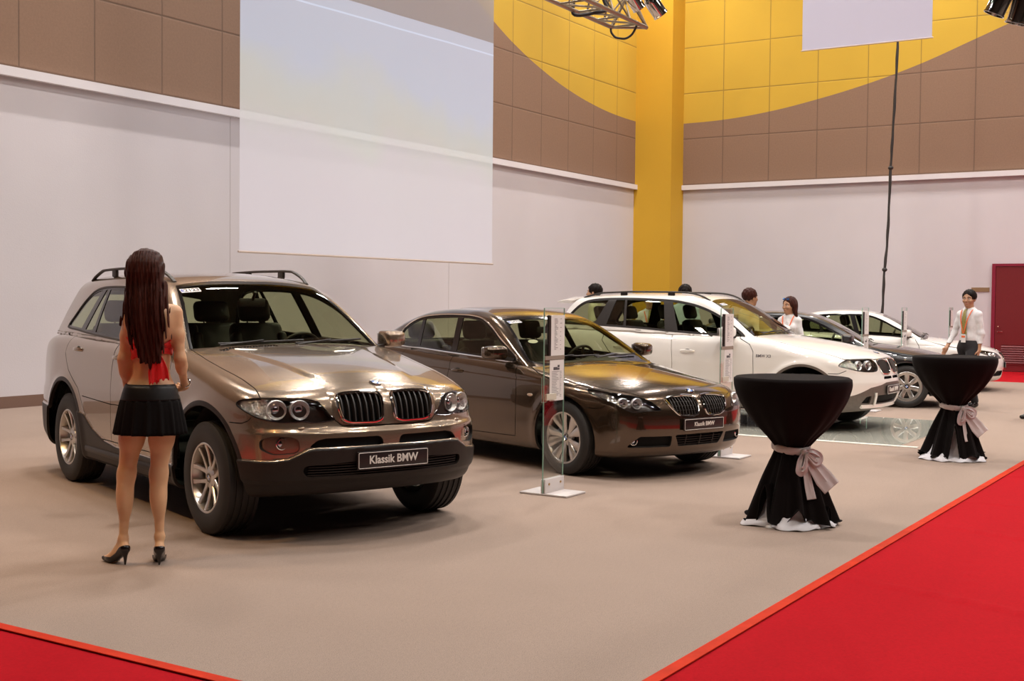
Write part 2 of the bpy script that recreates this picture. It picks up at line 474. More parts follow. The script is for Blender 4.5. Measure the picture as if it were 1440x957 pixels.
def suv_post(x, a, z):
    t = np.clip(.5 - suv_clad(x, a, z) / .016, 0, 1)
    lip = np.clip(.5 - (z - .40) / .03, 0, 1) * (x > .3)
    collar = np.clip(.5 - (sd_poly(KID_BOX, a, z, .1)) / .03, 0, 1) * (x > .5)
    ln = np.interp(x, [-.6, .0, .65], [.56, .43, .33]); dome = np.clip(.5 + (ln - a) / .07, 0, 1) * np.clip((z - .90) / .05, 0, 1) * np.clip((x + .70) / .2, 0, 1) * np.clip((.60 - x) / .22, 0, 1)
    return -.013 * t * t * (3 - 2 * t) + .016 * lip - .008 * collar - .010 * dome * dome * (3 - 2 * dome)
KID_BOX = round_poly([(.01,.905),(.03,.962),(.16,.968),(.30,.962),(.37,.945),(.372,.85),(.345,.765),(.28,.738),(.10,.735),(.02,.75)], .03, 4)
SH['suv'] = make_shape(
    top=[(-3.86,1.19),(-3.0,1.245),(-2.0,1.225),(-1.2,1.215),(-.62,1.205),(-.45,1.185),(-.2,1.155),(.1,1.115),(.4,1.055),(.6,1.0),(.72,.955),(.80,.90),(.9,.82)],
    crown=[(-3.9,.03),(-1,.03),(-.5,.06),(0,.12),(.5,.16),(.8,.12)],
    bot=[(-3.9,.40),(-3.5,.30),(-3.2,.26),(-2.8,.24),(0,.25),(.4,.28),(.6,.30),(.85,.31)],
    wid=[(-3.9,.88),(-3.6,.915),(-3.2,.930),(-2.8,.934),(-1.5,.930),(-.6,.925),(0,.918),(.4,.90),(.6,.87),(.9,.80)],
    sec=[(.1,.95),(.25,.965),(.38,.985),(.5,.995),(.6,1.),(.8,1.),(.95,.99),(1.08,.966),(1.18,.940),(1.3,.88)],
    nose_z=[(.2,.70),(.30,.76),(.40,.805),(.47,.825),(.60,.832),(.66,.830),(.70,.826),(.735,.802),(.78,.790),(.90,.780),(.96,.76),(1.1,.68)],
    nose_y=[(0,0),(.15,.004),(.3,.016),(.45,.042),(.6,.095),(.7,.15),(.78,.215),(.84,.29),(.90,.42),(.96,.62),(1.1,1.1)],
    tail_z=[(.2,-3.70),(.4,-3.84),(.55,-3.857),(.72,-3.85),(.80,-3.80),(1.0,-3.79),(1.2,-3.74),(1.4,-3.66)],
    tail_y=[(0,0),(.4,.012),(.6,.035),(.75,.08),(.85,.15),(.92,.30),(1.1,.9)],
    roof=[(-3.9,1.58),(-3.6,1.672),(-3.3,1.708),(-2.9,1.735),(-2.4,1.745),(-1.9,1.738),(-1.5,1.705),(-1.2,1.650),(-.9,1.56),(-.5,1.44)],
    rcrown=.09,
    wsx=[(.9,-.12),(1.1,-.40),(1.19,-.53),(1.35,-.765),(1.5,-1.0),(1.62,-1.21),(1.8,-1.55)], wsc=.20,
    rwx=[(1.0,-3.76),(1.2,-3.74),(1.4,-3.67),(1.6,-3.56),(1.75,-3.46)], rwc=.20,
    ghw=[(-3.9,.71),(-3.5,.765),(-3.0,.808),(-2.2,.832),(-1.2,.83),(-.6,.80),(0,.77)], tumble=.40,
    belt=[(-3.9,1.25),(-3.0,1.25),(-2.0,1.225),(-.6,1.195),(0,1.17)], ghfloor=[(-3.9,1.21),(-2.8,1.20),(-1,1.155),(0,1.12)],
    k_top=.11, k_front=.10, flares=[(0,.37,.475,.014,.05),(-2.82,.37,.475,.016,.05)], post=suv_post)
SH['sedan'] = make_shape(
    top=[(-4.05,1.0),(-3.9,1.06),(-3.5,1.085),(-3.0,1.09),(-2.0,1.04),(-1.2,1.005),(-.70,.985),(-.5,.965),(-.2,.935),(.1,.895),(.4,.842),(.6,.79),(.70,.752),(.79,.70),(.9,.60)],
    crown=[(-4.1,.06),(-2.5,.06),(-1.2,.05),(-.6,.08),(0,.13),(.4,.14),(.8,.12)],
    bot=[(-4.05,.32),(-3.6,.24),(-2.9,.19),(-1,.175),(.2,.18),(.85,.19)],
    wid=[(-4.1,.80),(-3.9,.85),(-3.6,.89),(-3.0,.915),(-2.2,.923),(-1.2,.918),(-.5,.908),(0,.896),(.3,.872),(.5,.84),(.9,.76)],
    sec=[(.1,.95),(.2,.97),(.3,.985),(.42,.995),(.58,1.),(.72,.995),(.82,.978),(.9,.95),(1.0,.91),(1.1,.85)],
    nose_z=[(.15,.70),(.2,.765),(.27,.80),(.36,.83),(.46,.845),(.56,.842),(.64,.825),(.70,.80),(.76,.75),(.85,.64)],
    nose_y=[(0,0),(.15,.006),(.3,.026),(.42,.055),(.54,.095),(.65,.15),(.74,.22),(.82,.33),(.88,.47),(1.1,1.2)],
    tail_z=[(.2,-3.92),(.4,-4.01),(.6,-4.01),(.85,-3.98),(1.08,-3.97)],
    tail_y=[(0,0),(.4,.02),(.6,.06),(.75,.14),(.85,.28),(.92,.5),(1.1,1.0)],
    roof=[(-4.0,.85),(-3.6,1.055),(-3.28,1.225),(-2.9,1.372),(-2.5,1.443),(-2.1,1.465),(-1.8,1.460),(-1.5,1.425),(-1.2,1.345),(-.9,1.22),(-.5,1.03)],
    rcrown=.09,
    wsx=[(.8,-.20),(.9,-.38),(.99,-.55),(1.1,-.75),(1.2,-.92),(1.3,-1.10),(1.40,-1.30),(1.5,-1.55)], wsc=.20,
    rwx=[(.9,-4.05),(1.06,-3.68),(1.2,-3.36),(1.3,-3.13),(1.38,-2.93),(1.5,-2.6)], rwc=.22,
    ghw=[(-4.0,.55),(-3.6,.66),(-3.2,.735),(-2.7,.785),(-2.0,.815),(-1.2,.81),(-.7,.79),(0,.74)], tumble=.44,
    belt=[(-4.0,1.08),(-2.8,1.055),(-1.8,1.005),(-.7,.965),(0,.94)], ghfloor=[(-4.0,1.0),(-2.8,1.01),(-1.8,.965),(-.7,.92),(0,.90)],
    k_top=.09, k_front=.10, flares=[(0,.328,.40,.008,.05),(-2.888,.328,.40,.010,.05)],
    bumps=lambda x, z: -.006 * np.exp(-((z - (.80 - .035 * x)) / .02) ** 2) * (x < .25))
SH['compact_suv'] = make_shape(
    top=[(-3.8,1.15),(-3.0,1.20),(-2.0,1.175),(-1.2,1.15),(-.66,1.135),(-.45,1.115),(-.2,1.085),(.1,1.045),(.4,.985),(.6,.93),(.70,.89),(.78,.83),(.9,.74)],
    crown=[(-3.9,.03),(-1,.03),(-.5,.05),(0,.12),(.5,.16),(.8,.12)],
    bot=[(-3.8,.38),(-3.4,.28),(-3.0,.24),(-2.8,.225),(0,.225),(.5,.24),(.85,.27)],
    wid=[(-3.9,.82),(-3.6,.87),(-3.2,.905),(-2.8,.920),(-1.5,.920),(-.6,.915),(0,.908),(.4,.885),(.6,.85),(.9,.78)],
    sec=[(.1,.95),(.25,.965),(.38,.985),(.5,.995),(.6,1.),(.75,1.),(.88,.99),(1.0,.965),(1.1,.925),(1.25,.86)],
    nose_z=[(.2,.66),(.28,.72),(.38,.775),(.45,.80),(.58,.81),(.64,.80),(.70,.785),(.78,.775),(.86,.755),(.92,.73),(1.1,.62)],
    nose_y=[(0,0),(.15,.004),(.3,.020),(.45,.055),(.6,.115),(.7,.175),(.78,.25),(.84,.335),(.90,.47),(.96,.66),(1.1,1.1)],
    tail_z=[(.2,-3.62),(.4,-3.74),(.55,-3.755),(.72,-3.75),(.80,-3.70),(1.0,-3.69),(1.2,-3.65),(1.4,-3.58)],
    tail_y=[(0,0),(.4,.02),(.6,.06),(.75,.13),(.85,.24),(.92,.42),(1.1,.9)],
    roof=[(-3.9,1.50),(-3.6,1.565),(-3.3,1.60),(-2.9,1.63),(-2.4,1.648),(-1.9,1.645),(-1.5,1.62),(-1.25,1.575),(-.9,1.48),(-.5,1.36)],
    rcrown=.09,
    wsx=[(.9,-.22),(1.05,-.46),(1.13,-.60),(1.3,-.85),(1.45,-1.09),(1.58,-1.33),(1.75,-1.65)], wsc=.20,
    rwx=[(1.0,-3.66),(1.2,-3.62),(1.4,-3.52),(1.55,-3.42),(1.75,-3.27)], rwc=.20,
    ghw=[(-3.9,.70),(-3.5,.75),(-3.0,.795),(-2.2,.82),(-1.2,.81),(-.6,.78),(0,.75)], tumble=.40,
    belt=[(-3.9,1.21),(-3.0,1.20),(-2.0,1.165),(-.7,1.115),(0,1.09)], ghfloor=[(-3.9,1.16),(-2.8,1.15),(-1,1.085),(0,1.05)],
    k_top=.11, k_front=.10, flares=[(0,.345,.46,.018,.045),(-2.795,.345,.46,.018,.045)])
def scaled_shape(b, sx, sy, sz):
    s = Shape(); s.__dict__.update(b.__dict__)
    s.body = lambda x, y, z: b.body(x / sx, y / sy, z / sz) * min(sx, sz)
    s.gh = lambda x, y, z: b.gh(x / sx, y / sy, z / sz) * min(sx, sz)
    return s
# ------------------------------------------------------------------ camera
CF, CPITCH, CROLL, CH = 1717.3, .0327, .0094, 1.5338
cam = bpy.data.cameras.new('camera'); camo = bpy.data.objects.new('camera', cam); COL.objects.link(camo); SC.camera = camo
cam.sensor_width = 36; cam.lens = 36 * CF / 1440; cam.clip_end = 200
_f = Vector((0, math.cos(CPITCH), -math.sin(CPITCH))); _r = Vector((1, 0, 0)); _u = Vector((0, math.sin(CPITCH), math.cos(CPITCH)))
_r2 = _r * math.cos(CROLL) + _u * math.sin(CROLL); _u2 = -_r * math.sin(CROLL) + _u * math.cos(CROLL)
camo.matrix_world = Matrix(((_r2.x, _u2.x, -_f.x, 0), (_r2.y, _u2.y, -_f.y, 0), (_r2.z, _u2.z, -_f.z, CH), (0, 0, 0, 1)))
X5P = (-1.2633, 8.417, -.9224); E60P = (1.152, 11.2947, -.9054); X3P = (3.95, 15.24, -.586); E90P = (6.10, 18.86, -.30)
# ------------------------------------------------------------------ wheels
def roundel(name, r, parent, M4, letters=True):
    """round emblem: chrome rim, black ring with letters, blue and white quarters"""
    mb = MB(); mb.smooth = True
    mb.cur = 0; mb.lathe([(r, 0), (r, .004), (r * .95, .006), (r * .92, .0045)], 32, M4)
    mb.cur = 1; mb.lathe([(r * .93, .004), (r * .62, .0045)], 32, M4)
    mb.cur = 0; mb.lathe([(r * .63, .004), (r * .60, .0055), (r * .57, .0045)], 32, M4)
    for q in range(4):
        mb.cur = 2 if q % 2 else 3
        vs = [M4 @ Vector((0, 0, .0045))] + [M4 @ Vector((r * .58 * math.cos(PI / 2 * (q + k / 8)), r * .58 * math.sin(PI / 2 * (q + k / 8)), .0045)) for k in range(9)]
        mb.add(vs, [(0, k, k + 1) for k in range(1, 9)])
    if letters:
        mb.cur = 3
        for ch, a in (('B', 125), ('M', 90), ('W', 55)):
            me = font_mesh(ch, r * .40, bold=.0006, extrude=.0002); A = math.radians(a)
            T = M4 @ Matrix.Translation((r * .77 * math.cos(A), r * .77 * math.sin(A), .0052)) @ Matrix.Rotation(A - PI / 2, 4, 'Z')
            mb.add([T @ v.co for v in me.vertices], [tuple(p.vertices) for p in me.polygons]); bpy.data.meshes.remove(me)
    return mb.build(name, [M['chrome'], M['gloss_black'], M['blue_enamel'], M['white_enamel']], parent, weld=False)
ROT_OUT = Matrix.Rotation(PI / 2, 4, 'X')      # local z -> -y (outwards on the right side)
def spoke_poly(mb, prof, mat, n=1):
    """prof: [(r, halfwidth, zface, thick)] a radial bar with bevelled face along +x"""
    vs = []
    for r, w, z, t in prof:
        vs += [(r, -w, z - t), (r, -w, z - .006), (r, -w * .72, z), (r, w * .72, z), (r, w, z - .006), (r, w, z - t)]
    fs = []; m = len(prof)
    for i in range(m - 1):
        for k in range(6):
            k2 = (k + 1) % 6; fs.append((i * 6 + k, i * 6 + k2, (i + 1) * 6 + k2, (i + 1) * 6 + k))
    fs += [tuple(range(6))[::-1], tuple(range((m - 1) * 6, m * 6))]
    mb.add([mat @ Vector(v) for v in vs], fs)
def make_wheel(R, rim, width, style, half_track):
    """Empty with tyre, rim, brake_disc, hub_cap; axis along y, outer face at local y = -width/2"""
    root = bpy.data.objects.new('wheel', None); COL.objects.link(root)
    w2 = width / 2
    mb = MB(); mb.smooth = True
    side = [(rim, -w2 + .012), (rim + .012, -w2 + .002), (rim + .035, -w2 - .004), (R - .055, -w2 - .006), (R - .03, -w2 + .001), (R - .012, -w2 + .012)]
    prof = list(side); half = w2 - .018; g = 4
    zs = []
    n = 9
    for i in range(n):
        a = -half + 2 * half * i / n; b = -half + 2 * half * (i + 1) / n
        crown = lambda q: R - .004 * (q / half) ** 2
        if i % 2 == 0: prof += [(crown(a), a), (crown(b), b)]
        else: prof += [(crown(a) - .008, a + .0005), (crown(b) - .008, b - .0005)]
    prof += [(r, -z) for r, z in side[::-1]]
    prof += [(rim - .004, w2 - .02), (rim - .004, -w2 + .02)]
    mb.lathe([(r, -z) for r, z in prof], 72, ROT_OUT, closed=True)
    mb.build('tyre', M['rubber'], root, angle=28)
    mb = MB(); mb.smooth = True
    f = w2 - .006                                       # outer face level
    mb.lathe([(rim + .006, f - .004), (rim + .010, f), (rim + .004, f + .003), (rim - .006, f + .001), (rim - .012, f - .012), (rim - .018, f - .03), (rim - .03, f - .07), (rim - .034, -w2 + .03), (rim, -w2 + .006)], 64, ROT_OUT)
    hubz = f - (.030 if style != 'cover' else .012)
    nsp = {'double5': 5, 'blade10': 10, 'cover': 7, 'five': 5}[style]
    for k in range(nsp):
        A = 2 * PI * k / nsp + (PI / 2 if style != 'double5' else PI / 2 + .3)
        if style == 'double5':
            for s in (-1, 1):
                Mx = ROT_OUT @ Matrix.Rotation(A, 4, 'Z') @ Matrix.Translation((0, s * .022, 0)) @ Matrix.Rotation(s * .15, 4, 'Z')
                spoke_poly(mb, [(.03, .017, hubz, .03), (.08, .015, hubz - .002, .035), (.15, .014, hubz + .008, .035), (rim - .012, .017, f - .006, .03)], Mx)
        elif style == 'blade10':
            Mx = ROT_OUT @ Matrix.Rotation(A, 4, 'Z') @ Matrix.Rotation(.10 if k % 2 else -.10, 4, 'X')
            spoke_poly(mb, [(.035, .012, hubz, .02), (.08, .020, hubz + .004, .02), (.15, .036, f - .010, .018), (rim - .008, .047, f - .004, .018)], Mx)
        elif style == 'cover':
            Mx = ROT_OUT @ Matrix.Rotation(A, 4, 'Z')
            spoke_poly(mb, [(.05, .026, hubz, .02), (.09, .030, hubz + .002, .02), (.15, .034, hubz + .002, .02), (rim - .03, .036, f - .004, .02)], Mx)
        else:
            Mx = ROT_OUT @ Matrix.Rotation(A, 4, 'Z')
            spoke_poly(mb, [(.03, .032, hubz, .03), (.09, .028, hubz, .035), (.15, .026, hubz + .008, .035), (rim - .01, .032, f - .006, .03)], Mx)
    if style == 'cover':
        mb.lathe([(rim + .004, f + .002), (rim - .012, f + .003), (rim - .035, f - .003), (rim - .040, f - .015)], 64, ROT_OUT)
    mb.lathe([(.0001, hubz - .004), (.030, hubz - .004), (.034, hubz + .002), (.055, hubz - .001), (.072, hubz - .006), (.080, hubz - .03)], 40, ROT_OUT)
    for k in range(5):
        A = 2 * PI * k / 5 + .3; mb2 = (math.cos(A) * .056, math.sin(A) * .056)
        mb.lathe([(.0001, hubz + .0), (.007, hubz + .0), (.0085, hubz - .006)], 8, ROT_OUT @ Matrix.Translation((mb2[0], mb2[1], 0)))
    mb.build('rim', M['alloy'], root, angle=32, weld=False)
    mb = MB(); mb.smooth = True
    mb.lathe([(.07, f - .075), (rim - .065, f - .075), (rim - .065, f - .10), (.07, f - .10)], 48, ROT_OUT, closed=True)
    mb.lathe([(.0001, f - .11), (rim - .036, f - .115)], 48, ROT_OUT)
    mb.build('brake_disc', M['alloy_dark'], root)
    roundel('hub_cap', .031, root, ROT_OUT @ Matrix.Translation((0, 0, hubz + .001)), letters=False)
    return root
# ------------------------------------------------------------------ cabin parts
def seat_mb(w=.50, h=.62, d=.50):
    cush = MB(); cush.smooth = True; cush.bbox((.22, 0, .12), (d, w, .16), .06, seg=3)
    for s in (-1, 1): cush.bbox((.22, s * (w / 2 - .03), .16), (d * .94, .08, .14), .035, seg=3)
    back = MB(); back.smooth = True
    R = Matrix.Rotation(math.radians(-16), 4, 'Y')
    back.bbox((-.01, 0, .17 + h / 2), (.13, w * .92, h), .055, R, seg=3)
    for s in (-1, 1): back.bbox((.03, s * (w * .40), .14 + h / 2), (.12, .08, h * .8), .035, R, seg=3)
    head = MB(); head.smooth = True; head.bbox((-.0, 0, .17 + h + .11), (.10, .28, .20), .05, R, seg=3)
    head.tube([R @ Vector((0, -.07, .12 + h)), R @ Vector((0, -.07, .2 + h))], .006, 6); head.tube([R @ Vector((0, .07, .12 + h)), R @ Vector((0, .07, .2 + h))], .006, 6)
    return cush, back, head
def place_poly(fld, poly, axis):
    """drop a 2-d outline on the body from the front (axis='x': (y,z)) or from the right (axis='y': (x,z))"""
    P = np.asarray(poly, float); n = len(P)
    if axis == 'x': t = np.linspace(1.1, -.6, 700); A = np.stack([np.broadcast_to(t, (n, 700)), np.broadcast_to(P[:, :1], (n, 700)), np.broadcast_to(P[:, 1:], (n, 700))])
    else: t = np.linspace(-1.2, -.2, 500); A = np.stack([np.broadcast_to(P[:, :1], (n, 500)), np.broadcast_to(t, (n, 500)), np.broadcast_to(P[:, 1:], (n, 500))])
    v = fld(*A); i = np.argmax(v < 0, axis=1); i = np.maximum(i, 1); r = np.arange(n)
    v0, v1 = v[r, i - 1], v[r, i]; f = np.clip(v0 / (v0 - v1 + 1e-12), 0, 1); tt = t[i - 1] + (t[i] - t[i - 1]) * f
    Q = np.stack([tt, P[:, 0], P[:, 1]], 1) if axis == 'x' else np.stack([P[:, 0], tt, P[:, 1]], 1)
    N = field_grad(fld, Q); N /= np.linalg.norm(N, axis=1)[:, None] + 1e-9
    return Q, N
def densify(poly, step=.012, closed=True):
    P = [np.array(p, float) for p in poly]; out = []
    for i in range(len(P) if closed else len(P) - 1):
        a, b = P[i], P[(i + 1) % len(P)]; m = max(1, int(np.linalg.norm(b - a) / step))
        for k in range(m): out.append(a + (b - a) * k / m)
    if not closed: out.append(P[-1])
    return np.array(out)
def ring_on(mb, fld, poly, r, axis='x', out=.004, flat=1.0):
    Q, N = place_poly(fld, densify(poly), axis); P = Q + N * out
    mb.smooth = True; mb.tube([Vector(p) for p in P], r, 8, closed=True)
def front(poly, xmin=.2):
    return lambda x, y, z: np.maximum(sd_poly(poly, np.abs(y), z), xmin - x)
def side(poly, ymin=.45, f=None):
    return lambda x, y, z: np.maximum(sd_poly(poly, x, z), ymin - np.abs(y))
def band(xb0, xb1, xt0, xt1, z0, z1):
    return [(xb0, z0), (xb1, z0), (xt1, z1), (xt0, z1)]

def build_car(root, cfg):
    """fills the Empty root with the parts of a car"""
    sh = cfg['shape']; h = cfg['h']; fb, fg = sh.body, sh.gh; paint = M[cfg['paint']]
    L0 = cfg['len']; R = cfg['R']; Ra = cfg['Ra']; xr = cfg['xr']
    V, F = extract(fb, (L0[0] - .06, -1.02, .10), (L0[1] + .06, 1.02, 1.40), h); B = Tri(V, F)
    V, F = extract(fg, (L0[0] - .02, -.95, cfg['gz'][0]), (-.1, .95, cfg['gz'][1]), h); G = Tri(V, F)
    # where the two shells meet
    m = B.cut(lambda x, y, z: fg(x, y, z) + .004); B.L[m] = -1
    m = G.cut(lambda x, y, z: fb(x, y, z) + .004); G.L[m] = -1
    # wheel openings
    for ax in (0, xr):
        B.label(lambda x, y, z: np.maximum(np.sqrt((x - ax) ** 2 + (z - R) ** 2) - Ra, .35 - np.abs(y)), -1)
        if cfg.get('lip'): B.label(lambda x, y, z: np.maximum(np.sqrt((x - ax) ** 2 + (z - R) ** 2) - Ra - cfg['lip'], .35 - np.abs(y)), 9, [0])
    # underside
    B.label(lambda x, y, z: np.maximum(z - (cfg['zu']), np.abs(y) - 9), 10, [0])
    # lower cladding etc. : (label, function)
    for lab, fn in cfg['regions']: B.label(fn, lab, [0, 9] if lab in (11, 12) else [0, 11, 12])
    # hood and doors with real gaps
    g = cfg.get('gap', .0032)
    hood = cfg['hood']
    B.label(lambda x, y, z: np.maximum(hood(x, y, z), -(B_z := z - cfg['hood_z'])), 20, [0])
    B.label(lambda x, y, z: np.maximum(np.abs(hood(x, y, z)) - g, cfg['hood_z'] - z), -1, [0, 20])
    for i, poly in enumerate(cfg['doors']):
        B.label(side(poly, .5), 21 + i, [0]);
        B.label(lambda x, y, z: np.maximum(np.abs(sd_poly(poly, x, z)) - g, .5 - np.abs(y)), -1, [0, 21, 22, 23])
    for line, ax, lim in cfg['lines']:
        lx = [p[0] for p in sorted(line)]; lz = [p[1] for p in sorted(line)]
        e0 = lambda x, y, z: np.where((x > lx[0] - .03) & (x < lx[-1] + .03) & (np.abs(y) > lim - .05), z - np.interp(x, lx, lz), 1.)
        B.cut(e0)
        fn = lambda x, y, z: np.maximum(np.maximum(np.abs(z - np.interp(x, lx, lz)) - g, lim - np.abs(y)), np.maximum(lx[0] - x, x - lx[-1]))
        B.label(fn, -1, [0, 20, 21, 22])
    # ------------- body panels
    c = lambda T: T.V[T.F].mean(1)
    cb = c(B)
    tri_object('body_shell', B, B.L == 0, fb, paint, root, flange=.03, flange_mat=M['under'])
    tri_object('bonnet', B, B.L == 20, fb, paint, root, flange=.02)
    for i in range(len(cfg['doors'])):
        for s in (-1, 1): tri_object('door', B, (B.L == 21 + i) & (cb[:, 1] * s > 0), fb, paint, root, flange=.02)
    if cfg.get('lip'): tri_object('wheel_arch_trim', B, B.L == 9, fb, M[cfg['lip_mat']], root, flange=.03)
    tri_object('underbody', B, B.L == 10, fb, M['under'], root)
    tri_object('lower_cladding', B, B.L == 11, fb, M[cfg['clad']], root, flange=.02)
    tri_object('skid_plate', B, B.L == 12, fb, paint, root, flange=.03)
    for s in (-1, 1):
        tri_object('air_intake', B, (B.L == 13) & (cb[:, 1] * s > 0), fb, M['black'], root, offset=-.028)
    if (B.L == 14).any(): tri_object('lower_grille', B, B.L == 14, fb, M['black'], root, offset=-.03)
    # ------------- kidney grilles
    K = cfg['kidney']
    for s in (-1, 1):
        poly = [(s * a, b) for a, b in K['poly']]
        gr = tri_object('kidney_grille', B, (B.L == 15) & (cb[:, 1] * s > 0), fb, M['black'], root, offset=-.045)
        mb = MB(); ring_on(mb, fb, poly, K.get('r', .0085), out=.003)
        fr = mb.build('chrome_frame', M['chrome'], gr); fr['label'] = 'chrome surround'
        mb = MB(); mb.smooth = True
        ys = [a for a, b in K['poly']]; y0, y1 = min(ys), max(ys); P_ = np.array(K['poly'])
        nsl = K['n']
        for k in range(nsl):
            yy = y0 + (y1 - y0) * (k + .7) / (nsl + .4)
            zz = np.linspace(P_[:, 1].min(), P_[:, 1].max(), 90); d = sd_poly(P_, np.full(90, yy), zz); ok = zz[d < -.004]
            if len(ok) < 8: continue
            q = np.linspace(ok[0], ok[-1], 7)
            Q, N = place_poly(fb, [(s * yy, z) for z in q], 'x')
            w = K.get('w', .004)
            mb.ribbon([Vector(p) for p in Q], lambda i: [Vector((-.004, -w, 0)), Vector((-.004, w, 0)), Vector((-.04, w, 0)), Vector((-.04, -w, 0))])
        if K.get('cross'):
            for zz in K['cross']:
                yy = np.linspace(y0, y1, 60); d = sd_poly(P_, yy, np.full(60, zz)); ok = yy[d < -.006]
                Q, N = place_poly(fb, [(s * a, zz) for a in np.linspace(ok[0], ok[-1], 6)], 'x')
                mb.ribbon([Vector(p) for p in Q], lambda i: [Vector((-.012, 0, -.002)), Vector((-.012, 0, .002)), Vector((-.04, 0, .002)), Vector((-.04, 0, -.002))])
        mb.build('grille_bars', M[K.get('bar_mat', 'plastic')], gr)
    # ------------- headlamps
    H = cfg['lamp']
    for s in (-1, 1):
        mk = (B.L == 16) & (cb[:, 1] * s > 0)
        lp = tri_object('headlamp', B, mk, fb, M['lamp_dark'], root, offset=-.05)
        tri_object('lamp_lens', B, mk, fb, M['lens'], lp, offset=.001)
        mb = MB(); ring_on(mb, fb, [(s * a, b) for a, b in H['poly']], .0035, out=-.001)
        mb.build('lamp_gasket', M['gloss_black'], lp)
        for (a, b, r) in H['rings']:
            Q, N = place_poly(fb, [(s * a, b)], 'x'); p = Vector(Q[0]) - Vector((.03, 0, 0)); d = Vector((1, s * H.get('turn', .25), 0))
            Mx = frame_at(p - d.normalized() * .012, Vector((0, 1, 0)), d)
            mb = MB(); mb.smooth = True
            mb.cur = 0; mb.lathe([(r * 1.06, -.02), (r * 1.06, .012), (r, .016), (r * .93, .010), (r * .6, -.022), (r * .5, -.028)], 32, Mx)
            mb.cur = 1; mb.sphere((0, 0, -.026), r * .52, 20, 12, (1, 1, .7), Mx)
            mb.build('lamp_projector', [M['lamp_chrome'], M['bulb']], lp, weld=False)
        if H.get('indicator') is not None:
            T2 = Tri(B.V.copy(), B.F[mk].copy()); mm = T2.cut(front(H['indicator']))
            tri_object('indicator', T2, mm, fb, M['indicator'], lp, offset=-.018, flange=.03)
    # ------------- fog lamps
    for s in (-1, 1):
        if cfg.get('fog_recess') is not None:
            tri_object('fog_lamp_recess', B, (B.L == 17) & (cb[:, 1] * s > 0), fb, paint, root, offset=-.022)
        a, b, r = cfg['fog']; Q, N = place_poly(fb, [(s * a, b)], 'x')
        d = Vector((1, s * .25, 0)); Mx = frame_at(Vector(Q[0]) - d * .035, Vector((0, 1, 0)), d)
        mb = MB(); mb.smooth = True; mb.cur = 0
        mb.lathe([(r * 1.05, -.03), (r * 1.05, .018), (r * .9, .020), (r * .82, .010)], 28, Mx)
        mb.cur = 1; mb.sphere((0, 0, -.004), r * .95, 20, 10, (1, 1, .5), Mx)
        mb.build('fog_lamp', [M['chrome'], M['bulb']], root, weld=False)
    # ------------- liners of the wheel wells
    for ax in (0, xr):
        for s in (-1, 1):
            mb = MB(); mb.smooth = True; vs = []; n = 28
            Q = [-.06 + (PI + .12) * k / n for k in range(n + 1)]
            for q in Q:
                for yy in (s * .44, s * .82): vs.append((ax + (Ra + .006) * math.cos(q), yy, R + (Ra + .006) * math.sin(q)))
            mb.add(vs, [(2 * k, 2 * k + 1, 2 * k + 3, 2 * k + 2) for k in range(n)])
            mb.add([(ax + (Ra + .006) * math.cos(q), s * .44, R + (Ra + .006) * math.sin(q)) for q in Q], [tuple(range(n + 1))])
            mb.build('wheel_well', M['under'], root)
    # ------------- greenhouse
    D = cfg['dlo']; trimw = cfg.get('trimw', .014)
    gside = lambda x, y, z: (sh.gh_side_w(x, z) - .13) - np.abs(y)
    G.label(lambda x, y, z: np.maximum(sd_poly(D, x, z), .3 - np.abs(y)), 30, [0])
    G.label(lambda x, y, z: np.maximum(sd_poly(D, x, z) + trimw, .3 - np.abs(y)), 31, [30])
    zlo, zhi = D[:, 1].min() - .05, D[:, 1].max() + .05
    k = 0; panes = []
    sp = cfg['pillars']            # list of bands, front to rear; panes between them
    allb = [band(*b) for b in sp]
    G.label(lambda x, y, z: np.maximum(sd_poly(D, x, z) + trimw + .014, .3 - np.abs(y)), 40, [31])
    for bd in allb:
        G.label(lambda x, y, z: np.maximum(sd_poly(np.array(bd), x, z), .3 - np.abs(y)), 31, [40])
    G.label(lambda x, y, z: np.maximum(sd_poly(cfg['ws'], np.abs(y), z), cfg['wsx'] - x), 50, [0])
    G.label(lambda x, y, z: np.maximum(sd_poly(cfg['ws'], np.abs(y), z) + .022, cfg['wsx'] - x), 51, [50])
    G.label(lambda x, y, z: np.maximum(sd_poly(cfg['rw'], np.abs(y), z), x - cfg['rwx']), 52, [0])
    if cfg.get('sunroof'):
        x0, x1, y1 = cfg['sunroof']
        pr = round_poly([(x0, -y1), (x1, -y1), (x1, y1), (x0, y1)], .05)
        G.label(lambda x, y, z: np.maximum(sd_poly(pr, x, y), 1.2 - z), 53, [0])
        G.label(lambda x, y, z: np.maximum(np.abs(sd_poly(pr, x, y)) - .004, 1.2 - z), -1, [0, 53])
    cg = c(G)
    tri_object('roof_and_pillars', G, G.L == 0, fg, paint, root, flange=.02, flange_mat=M['under'])
